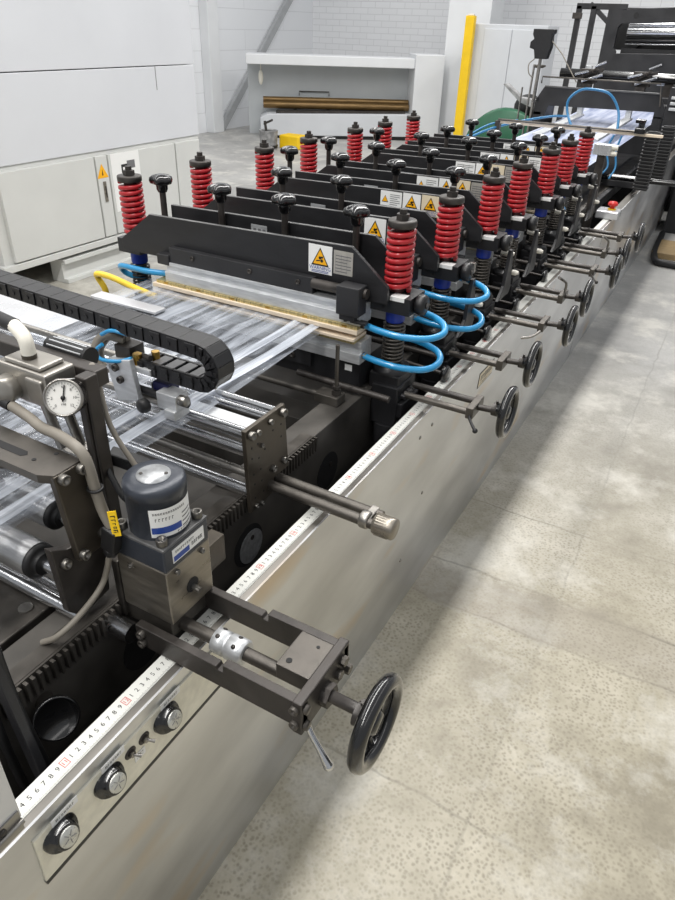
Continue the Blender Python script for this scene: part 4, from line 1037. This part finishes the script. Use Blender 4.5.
# ------------------------------------------------------------------ tail of the machine
m = MB('film2'); vs = []; nx, ny = 24, 30
for j in range(ny+1):
    for i in range(nx+1):
        u = i/nx; v = j/ny; vs.append((-.86+(.66+.06*v)*u, 4.2+3.25*v, .985+.05*v*1.2 + .004*math.sin(u*9+v*7)))
m.add(vs, [(j*(nx+1)+i, j*(nx+1)+i+1, (j+1)*(nx+1)+i+1, (j+1)*(nx+1)+i) for j in range(ny) for i in range(nx)], True)
single(m, 'printed_web', 'pale blue printed web feeding in under the far crossbeam', 'film')
for (xx, lab) in ((-.64,'left of two silver guide strips lying along the pale web'), (-.28,'right of two silver guide strips lying along the pale web')):
    m = MB('alu').obox((xx,5.45,1.085), (0,1,.018), X, Z, .62, .03, .008); m.box(xx-.02,xx+.02,6.0,6.05,1.09,1.16); single(m, 'guide_strip', lab, 'strip', .002, 'web guide strips')
tr_ = thing('web_bar', 'cream and metal light bar across the pale web with a black clamp', 'bar', (-.35, 4.7, 1.12))
part(MB('cream').box(-.86, .13, 4.69, 4.71, 1.135, 1.150), 'bar', tr_, .002)
part(MB('bare_dark').cyl((-.86,4.68,1.158),(.02,4.68,1.158), .007, 10), 'metal_edge', tr_)
m = MB('gloss_black').box(-.03,.03,4.66,4.72,1.15,1.18); m.cyl((0,4.69,1.18),(0,4.69,1.215), .018, 12); m.box(-.035,.02,4.66,4.7,1.205,1.225); part(m, 'clamp', tr_, .003, 'black clamp')
part(MB('dark').box(-.88,-.85,4.68,4.72,.78,1.15), 'stand', tr_)
m = MB('blue_hose_far').tube([(-.40,4.70,1.148),(-.455,4.76,1.22),(-.465,4.77,1.29),(-.41,4.78,1.345),(-.33,4.78,1.355),(-.23,4.78,1.335),(-.16,4.77,1.25),(-.13,4.70,1.148)], .0075, 10, smoothsub=6)
single(m, 'arched_blue_hose', 'blue air hose arching high above the pale web', 'hose')
m = MB('blue_hose_far').tube([(-.98,4.4,1.05),(-.90,4.6,1.10),(-.80,4.9,1.13),(-.66,5.2,1.15),(-.6,5.4,1.14)], .0075, 10, smoothsub=5)
m.tube([(-.99,4.42,1.06),(-.9,4.65,1.13),(-.80,4.9,1.14)], .006, 8, smoothsub=4)
single(m, 'slanting_blue_hose', 'blue air hose slanting along the left edge of the pale web', 'hose')
for k, (dx, lab) in enumerate(((0,'thin blue hose dangling below the light bar, left of two'), (.045,'thin blue hose dangling below the light bar, right of two'))):
    m = MB('blue_hose_far').tube([(-.14+dx,4.68,1.13),(-.16+dx*1.2,4.66,1.05),(-.13+dx,4.64,.96),(-.17+dx*1.5,4.6,.90)], .006, 8, smoothsub=5)
    single(m, 'dangling_blue_hose', lab, 'hose')
m = MB('blue_hose_far').tube([(-.18,4.3,.93),(-.22,4.15,.90),(-.24,4.05,.86),(-.2,4.0,.807)], .006, 8, smoothsub=4)
single(m, 'low_blue_hose', 'thin blue hose low beside the last station on the right', 'hose')
# air valve block behind last station
av = thing('valve_block', 'silver ribbed valve block with white fittings behind the last red spring', 'valve', (-.08,4.1,.78))
m = MB('alu').box(-.135,-.045,4.08,4.15,1.095,1.145)
for q in range(6): m.box(-.132+q*.015,-.124+q*.015,4.075,4.08,1.095,1.147)
part(m, 'valve_body', av, .001)
for (fz, fr) in ((1.135,.014),(1.105,.012)): part(MB('plastic_white').cyl((-.045,4.1,fz),(-.015,4.1,fz), fr, 12), 'fitting', av, 0, 'white fitting')
part(MB('dark').box(-.11,-.07,4.09,4.13,.30,1.095), 'valve_stand', av)
m = MB('bare_dark').tube([(-.16,3.95,1.0),(-.155,3.95,.86),(-.155,3.95,.81)], .005, 8); m.tube([(-.155,3.95,.81),(-.06,4.05,.80)], .005, 8); single(m, 'bent_rod', 'thin bent steel rod behind the last handwheel', 'rod')

cb_ = thing('cross_beam', 'long black crossbeam plate over the far end of the pale web', 'beam', (-.5, 6.0, .78))
m = MB('black_paint').prism([(-.99,1.08),(-.99,1.18),(-.93,1.285),(-.09,1.285),(-.03,1.18),(-.03,1.12),(-.10,1.12),(-.10,1.16),(-.88,1.15),(-.90,1.08)], 'y', 5.98, 6.0); m.use('black_edge').box(-.93,-.09,5.97,5.98,1.275,1.287)
part(m, 'beam_plate', cb_, .002)
m = MB('black_paint').box(-.99,-.93,5.98,6.06,.78,1.1); part(m, 'upright', cb_); part(MB('black_paint').box(-.10,-.04,5.98,6.06,.78,1.13), 'upright', cb_)
part(MB('black_paint').box(-.99, -.03, 6.22, 6.40, 1.17, 1.24), 'rear_bar', cb_, .003)
for xx in (-.99, -.09): part(MB('black_paint').box(xx, xx+.06, 6.06, 6.40, .78, 1.2), 'end_frame', cb_, .003)
part(MB('alu').cyl((-.18,6.42,1.33),(.6,6.42,1.345), .02, 16), 'silver_bar', cb_, 0, 'thin silver bar at the right'); part(MB('dark').box(-.12,-.06,6.36,6.44,1.24,1.33), 'bar_bracket', cb_)
m = MB('bare_dark').tube([(-.96,5.97,1.30),(-.96,5.97,1.345),(-.10,5.97,1.345),(-.07,5.97,1.20)], .006, 8); part(m, 'guard_rail', cb_, 0, 'thin steel guard rail')
part(MB('gloss_black').box(-.98,-.965,5.96,5.98,1.18,1.2), 'knob', cb_)
for (kx, lab) in ((-.66,'left of two black slitter holders on the far crossbeam, silver rods tilted up'), (-.26,'right of two black slitter holders on the far crossbeam, silver rods tilted up')):
    t = thing('slitter_holder', lab, 'slitter', (kx, 6.3, 1.27), 'slitter holders')
    m = MB('dark').box(kx-.09,kx+.04,6.28,6.36,1.30,1.40)
    for q in range(4): m.cyl((kx-.08+q*.03,6.27,1.33+q*.018),(kx-.05+q*.03,6.25,1.36+q*.015), .014, 10)
    m.obox((kx-.01,6.27,1.375), (1,0,.25), Y, Z, .10, .012, .012)
    part(m, 'holder_body', t, .002)
    m = MB('chrome').cyl((kx-.12,6.25,1.36),(kx-.02,6.25,1.385), .010, 10); m.cyl((kx-.06,6.25,1.315),(kx+.09,6.25,1.37), .011, 10); m.cyl((kx+.02,6.25,1.42),(kx+.10,6.25,1.455), .009, 10); part(m, 'silver_rod', t, 0, 'silver rods')
    part(MB('dark').box(kx-.05,kx+.02,6.24,6.30,1.24,1.30), 'holder_foot', t)
m = MB('gloss_black').cyl((-.92,6.36,1.36),(.3,6.36,1.36), .035, 18); single(m, 'black_web_roller', 'glossy black roller behind the slitter holders', 'roller')
# black bellows / chain pair at right
for (cx_, cy_, lab) in ((.05,4.95,'left of two black corrugated bellows by the far crossbeam'), (.09,5.35,'right of two black corrugated bellows by the far crossbeam')):
    m = MB('satin_black'); z0 = .80
    for q in range(17):
        zz = z0+.02*q; m.box(cx_-.042, cx_+.042, cy_-.03, cy_+.03, zz, zz+.013); m.use('grate').box(cx_-.045,cx_+.045,cy_-.033,cy_+.033,zz+.010,zz+.0135); m.use('satin_black')
    m.box(cx_-.035,cx_+.035,cy_-.024,cy_+.024,z0,z0+.34)
    single(m, 'corrugated_bellows', lab, 'bellows', 0, 'corrugated bellows')
m = MB('black_paint').box(-.33,-.02,5.05,5.12,.80,.85); m.box(-.2,.0,5.0,5.2,.79,.83); single(m, 'black_cross_block', 'black machine block below the bellows at the rail', 'block', .003)
m = MB('gloss_black').cyl((-.25,5.02,.842),(.42,5.02,.85), .018, 16); single(m, 'black_side_bar', 'black bar reaching out sideways over the far panel', 'bar')
m = MB('bare_dark').cyl((-.02,5.6,.83),(.08,6.6,.98), .02, 14); m.use('plastic_white').cyl((.08,6.62,.99),(.08,6.7,1.0), .03, 12); single(m, 'sloping_strut', 'grey strut sloping up beyond the bellows with white end', 'strut')
for k, zz in enumerate((1.20,1.235,1.27)):
    m = MB('alu').box(.02,.085,5.7,5.76,zz,zz+.018); single(m, 'silver_spacer', ['lowest','middle','topmost'][k]+' of three small silver spacers stacked beside the crossbeam end', 'spacer', .002, 'silver spacers')
m = MB('black_paint').box(0.0,.10,5.72,5.8,.765,1.34); single(m, 'black_upright', 'black upright beside the right end of the far crossbeam', 'upright', .003)

# tall unwind machine
tm = thing('tall_roller_machine', 'tall black machine frame with window opening and bright rollers at the far end', 'machine', (-.3, 8.2, 0))
F = [(-1.02,.1),(-1.02,1.20),(-.93,1.83),(.9,1.92),(.9,.1)]
m = MB('black_paint'); y0, y1 = 8.0, 8.06
# plate with window
m.prism([(-.965,.1),(-.965,1.835),(-.82,1.84),(-.82,1.72),(-.845,1.69),(-.845,1.52),(-.82,1.49),(-.82,.1)], 'y', y0, y1)
m.prism([(-.83,1.72),(-.83,1.84),(.9,1.92),(.9,1.80)], 'y', y0, y1)
m.prism([(-.83,.1),(-.83,1.475),(.9,1.53),(.9,.1)], 'y', y0, y1)
m.use('void').cyl((-.70,7.995,1.79),(-.70,8.0,1.79), .025, 16)
part(m, 'front_plate', tm, .004)
for (x0, yy) in ((-1.27,8.0),(-1.13,8.0)):
    m = MB('black_paint').box(x0, x0+.05, yy, yy+.05, .0, 1.86); part(m, 'post', tm, .003)
m = MB('black_paint').box(-1.27,-.8,8.0,8.05,1.83,1.88); m.obox((-1.02,8.03,1.78), (1,0,-.75), Y, (.75,0,1), .16, .02, .02); part(m, 'top_rail', tm, .003)
m = MB('dark').box(-1.29,-1.2,7.97,8.0,1.75,1.80); m.box(-1.12,-.98,8.06,8.3,1.2,1.3); m.use('alu').box(-1.10,-1.02,8.03,8.10,1.30,1.36); part(m, 'mounting_lug', tm, .003)
for (zz, rr, mt) in ((1.715,.02,'chrome'),(1.655,.042,'chrome'),(1.585,.022,'gloss_black'),(1.555,.007,'chrome')):
    part(MB(mt).cyl((-.78,8.2,zz),(.9,8.2,zz+.03), rr, 24), 'roller', tm)
part(MB('black_paint').box(-.8,.9,8.15,8.2,1.46,1.52), 'inner_bar', tm)
part(MB('black_paint').obox((-.72,8.35,1.52), (1,0,1), Y, (-1,0,1), .10, .02, .015), 'inner_brace', tm)
part(MB('black_paint').box(-1.0,.9,8.5,8.56,.0,1.2), 'rear_plate', tm)
part(MB('void').box(-.99,.9,8.36,8.40,1.50,1.86), 'rear_cover', tm)
part(MB('black_paint').box(-.9,-.03,6.6,8.0,.0,.60), 'base_cabinet', tm, .01)
part(MB('black_paint').box(.07,.9,7.5,8.0,.0,1.1), 'side_cabinet', tm, .01)
m = MB('wood').box(.10,.9,6.5,7.0,.0,.05); single(m, 'wooden_board', 'flat brown board on the floor beside the far machine base', 'board', .004)
m = MB('rubber').tube([(.09,7.3,.03),(.14,6.4,.03),(.3,6.25,.03),(.9,6.3,.03)], .028, 12, smoothsub=6); single(m, 'black_floor_hose', 'thick black hose on the floor at the far right', 'hose')
# sensor pole
sp = thing('sensor_pole', 'thin grey pole carrying a black sensor box at the top', 'sensor pole', (-1.05, 6.05, 0))
m = MB('steel').cyl((-1.03,6.05,.0),(-1.02,6.05,1.5), .013, 12); m.cyl((-1.075,6.05,.0),(-1.06,6.05,1.42), .008, 10); part(m, 'pole', sp, 0)
m = MB('satin_black').prism([(-1.09,1.62),(-1.09,1.655),(-.93,1.655),(-.93,1.63),(-.945,1.62),(-.94,1.54),(-.96,1.46),(-1.05,1.46),(-1.065,1.52),(-1.10,1.53),(-1.10,1.57),(-1.075,1.59)], 'y', 5.98, 6.06); part(m, 'sensor_box', sp, .004, 'black sensor box')
m = MB('cable').tube([(-1.05,6.0,1.46),(-1.09,6.0,1.42),(-1.08,6.0,1.36),(-1.05,6.02,1.33)], .004, 8, smoothsub=4); m.tube([(-.94,6.0,1.58),(-.85,6.0,1.50),(-.70,5.98,1.32)], .004, 8); part(m, 'sensor_wire', sp, 0, 'thin grey wires')
m = MB('steel').cyl((-1.17,6.2,0),(-1.17,6.2,1.25), .007, 8); single(m, 'thin_rod', 'thin upright steel rod left of the sensor pole', 'rod')
# green reel and things behind
rl = thing('green_reel', 'dark green round machine housing seen behind the last stations', 'reel', (-1.95, 8.6, 0))
part(MB('green').lathe([(.42,0),(.44,.02),(.44,.2),(.42,.22),(.1,.225),(0,.225)], (-1.98,8.6,.44), Vector((.2,-1,0)), 36), 'housing', rl)
part(MB('green').box(-2.12,-1.62,8.75,9.2,0,.62), 'base_box', rl, .01)
m = MB('rubber').sphere((-1.86,9.0,.86), .15, (1.15,.8,.95)); m.box(-1.8,-1.58,8.9,9.1,.62,.88); m.box(-2.06,-1.95,8.9,9.05,.62,.72); single(m, 'black_motor', 'black rounded motor above the green housing', 'motor', .01)
m = MB('grey_fabric').prism([(-2.08,1.11),(-2.05,1.12),(-1.85,.99),(-1.62,.97),(-1.58,.90),(-1.70,.89),(-1.86,.94)], 'y', 8.6, 8.72); m.cyl((-1.6,8.66,.0),(-1.6,8.66,.95), .012, 8); single(m, 'grey_hood', 'grey hood slanting over the black motor', 'hood', .008)

# ------------------------------------------------------------------ background left: control cabinet
cbn = thing('control_cabinet', 'large off-white control cabinet with glossy upper panels along the left', 'cabinet', (-3.8, 3.6, 0))
for (z0, z1) in ((.83, 1.335), (1.341, 2.6)): part(MB('cab_up').box(-4.4, -3.42, 1.9, 4.80, z0, z1), 'upper_panel', cbn, .004)
part(MB('cab_line').box(-3.4205, -3.4185, 4.35, 4.356, 1.18, 1.335), 'panel_line', cbn)  # thin grey line set on the upper panel face
part(MB('cab_white').box(-4.4, -3.43, 2.77, 4.80, .20, .83), 'cabinet_body', cbn, .004)
part(MB('cab_white').box(-4.4, -3.40, 2.74, 4.82, .19, .235), 'plinth', cbn, .004)
for (y0, y1) in ((2.835,3.625),(3.632,3.745),(3.752,4.47),(4.477,4.775)):
    d = part(MB('cab_white').box(-3.43, -3.40, y0+.004, y1-.004, .245, .80), 'door', cbn, .003)
    if y1 == 3.745:
        m = MB('boxsteel').box(-3.40,-3.392,3.675,3.70,.49,.63); m.use('dark').box(-3.392,-3.388,3.683,3.692,.52,.60); part(m, 'latch', d, .002, 'metal door latch')
        m = MB('labelyellow').add([(-3.398,3.63,.655),(-3.398,3.735,.655),(-3.398,3.682,.75)], [(0,1,2)]); m.use('labelblack').add([(-3.3975,3.676,.672),(-3.3975,3.689,.672),(-3.3975,3.684,.715)], [(0,1,2)]); part(m, 'hazard_triangle', d, 0, 'yellow triangle sticker')
    if y0 == 3.752:
        m = MB('labelwhite').box(-3.40,-3.398,3.775,4.06,.40,.802)
        m.use('labelblack').box(-3.398,-3.3975,3.87,3.97,.66,.72); m.use('ink').box(-3.398,-3.3974,3.93,4.01,.685,.74); m.use('labelwhite').box(-3.3975,-3.397,3.885,3.915,.67,.70)
        m.use('ink')
        for q in range(4): m.box(-3.398,-3.3975,3.86+.06*(q % 2),3.90+.06*(q % 2),.56-.05*(q//2),.575-.05*(q//2))
        part(m, 'poster', d, 0, 'white printed sheet with small picture')
m = MB('cab_white').prism([(-3.56,0),(-3.40,0),(-3.40,.03),(-3.44,.03),(-3.44,.14),(-3.40,.14),(-3.40,.17),(-3.56,.17)], 'y', 3.22, 4.75)
part(m, 'base_channel', cbn, .003)
part(MB('cab_white').box(-4.3,-4.15,2.9,4.75,0,.19), 'rear_channel', cbn)
part(MB('cab_up').box(-4.4,-3.6,1.9,2.74,.0,.83), 'left_housing', cbn)
# ------------------------------------------------------------------ white machine with bronze rolls (rotated)
lm = thing('white_press', 'white machine with a long low opening holding dark bronze rolls', 'machine', (-6.5, 10.05, 0), None, math.radians(34), True)
m = MB('greybox').prism([(0,.04),(0,.30),(.12,.36),(2.6,.40),(2.6,.06)], 'y', 0, .52); part(m, 'base_box', lm, .01)
part(MB('void').box(.05, 2.6, .03, .5, 0, .05), 'base_gap_shade', lm)  # dark box put in for the black shadow under the base
part(MB('white').box(2.48, 2.95, -.05, .6, 0, 1.26), 'right_pillar', lm, .01)
part(MB('white').box(-.2, 2.48, .0, .6, 1.06, 1.20), 'header', lm, .01)
part(MB('wall_in').box(-.2, 2.48, .53, .6, 0, 1.06), 'back_panel', lm)
for (zz, yy, rr) in ((.545,.32,.045),(.475,.25,.055)): part(MB('bronze_roll').cyl((.05,yy,zz),(2.47,yy,zz), rr, 24), 'bronze_roll', lm, 0, 'dark bronze roll')
m = MB('dark').prism([(.25,.355),(.30,.40),(2.4,.43),(2.4,.395)], 'y', .1, .5); part(m, 'feed_table', lm)
for xx in (.55,1.1,1.6): part(MB('dark').box(xx,xx+.05,.3,.36,.38,.46), 'roll_bracket', lm)
m = MB('dark').tube([(.65,.5,.60),(.65,.5,.66),(1.15,.5,.66),(1.15,.5,.60)], .008, 6); part(m, 'thin_frame', lm)
m = MB('plastic_white').sphere((.02,.35,.86), .05, (.8,.8,2.2)); m.cyl((.02,.35,.95),(.02,.35,1.06), .008, 6); part(m, 'hanging_bulb', lm, 0, 'small cream hanging piece')

# paint bucket, yellow box
bk = thing('paint_bucket', 'grey bucket with a tool standing in it on the far floor', 'bucket', (-5.76, 9.2, 0))
part(MB('grey_fabric').lathe([(.12,0),(.14,.25),(.145,.26),(.13,.26),(.125,.24)], (-5.76,9.2,0), Z, 22, False), 'bucket_body', bk); part(MB('rubber').lathe([(.135,.02),(.14,.06)], (-5.76,9.2,0), Z, 22), 'bucket_base', bk)
m = MB('dark').cyl((-5.78,9.2,.1),(-5.82,9.2,.38), .02, 8); m.obox((-5.76,9.2,.37), (1,0,.4), Y, Z, .08, .015, .015); part(m, 'tool', bk)
m = MB('yellow').box(-5.68,-5.34,9.36,9.62,0,.19); single(m, 'yellow_crate', 'bright yellow low crate beside the grey bucket on the far floor', 'crate', .02)

# white cabinet behind, yellow post, wall column
struct(MB('white').box(-4.15, -3.45, 11.9, 12.5, 0, 4.6), 'trim_2', .01)
wc = thing('white_cupboard', 'tall plain white cupboard behind the green housing', 'cupboard', (-2.85, 11.2, 0))
part(MB('greybox').box(-3.42, -2.30, 11.0, 11.6, 0, 1.70), 'cupboard_body', wc, .01)
for (x0, x1) in ((-3.20,-2.80),(-2.79,-2.34)): part(MB('greybox').box(x0, x1, 10.985, 11.0, .08, 1.64), 'cupboard_door', wc, .004)
m = MB('yellow').box(-3.46, -3.33, 10.85, 10.95, 0, 1.79); m.use('plastic_white').box(-3.44,-3.35,10.87,10.93,1.79,1.81); single(m, 'yellow_post', 'tall yellow painted post in front of the white cupboard', 'post', .008)
m = MB('bare_dark').lathe([(.05,0),(.085,.02),(.08,.035),(0,.04)], (-2.15,10.3,1.22), Z, 20); m.cyl((-2.15,10.3,.0),(-2.15,10.3,1.22), .008, 8); single(m, 'small_round_lamp', 'small grey round lamp head on a thin stand near the cupboard', 'lamp')

# ------------------------------------------------------------------ light
w = bpy.data.worlds.new('world'); S.world = w; w.use_nodes = True
w.node_tree.nodes['Background'].inputs['Color'].default_value = (.93,.96,1,1)
w.node_tree.nodes['Background'].inputs['Strength'].default_value = .42
def area(name, loc, sx, sy, power, rot=(0,0,0), col=(1,.98,.95)):
    l = bpy.data.lights.new(name, 'AREA'); l.shape = 'RECTANGLE'; l.size = sx; l.size_y = sy; l.energy = power; l.color = col
    o = bpy.data.objects.new(name, l); COL.objects.link(o); o.location = loc; o.rotation_euler = rot; return o
area('ceiling_lamp_machine', (-.65, 3.2, 4.4), .4, 14, 440)
area('fill_light_right', (2.8, 3.0, 4.4), .7, 14, 70)  # unseen fill light added to brighten the right side
area('ceiling_lamp_left', (-4.2, 4.5, 4.4), .7, 14, 270)
vs_ = S.view_settings
vs_.view_transform = 'Standard'; vs_.look = 'None'; vs_.gamma = 1; vs_.exposure = 0.08; vs_.use_curve_mapping = False
S.display_settings.display_device = 'sRGB'
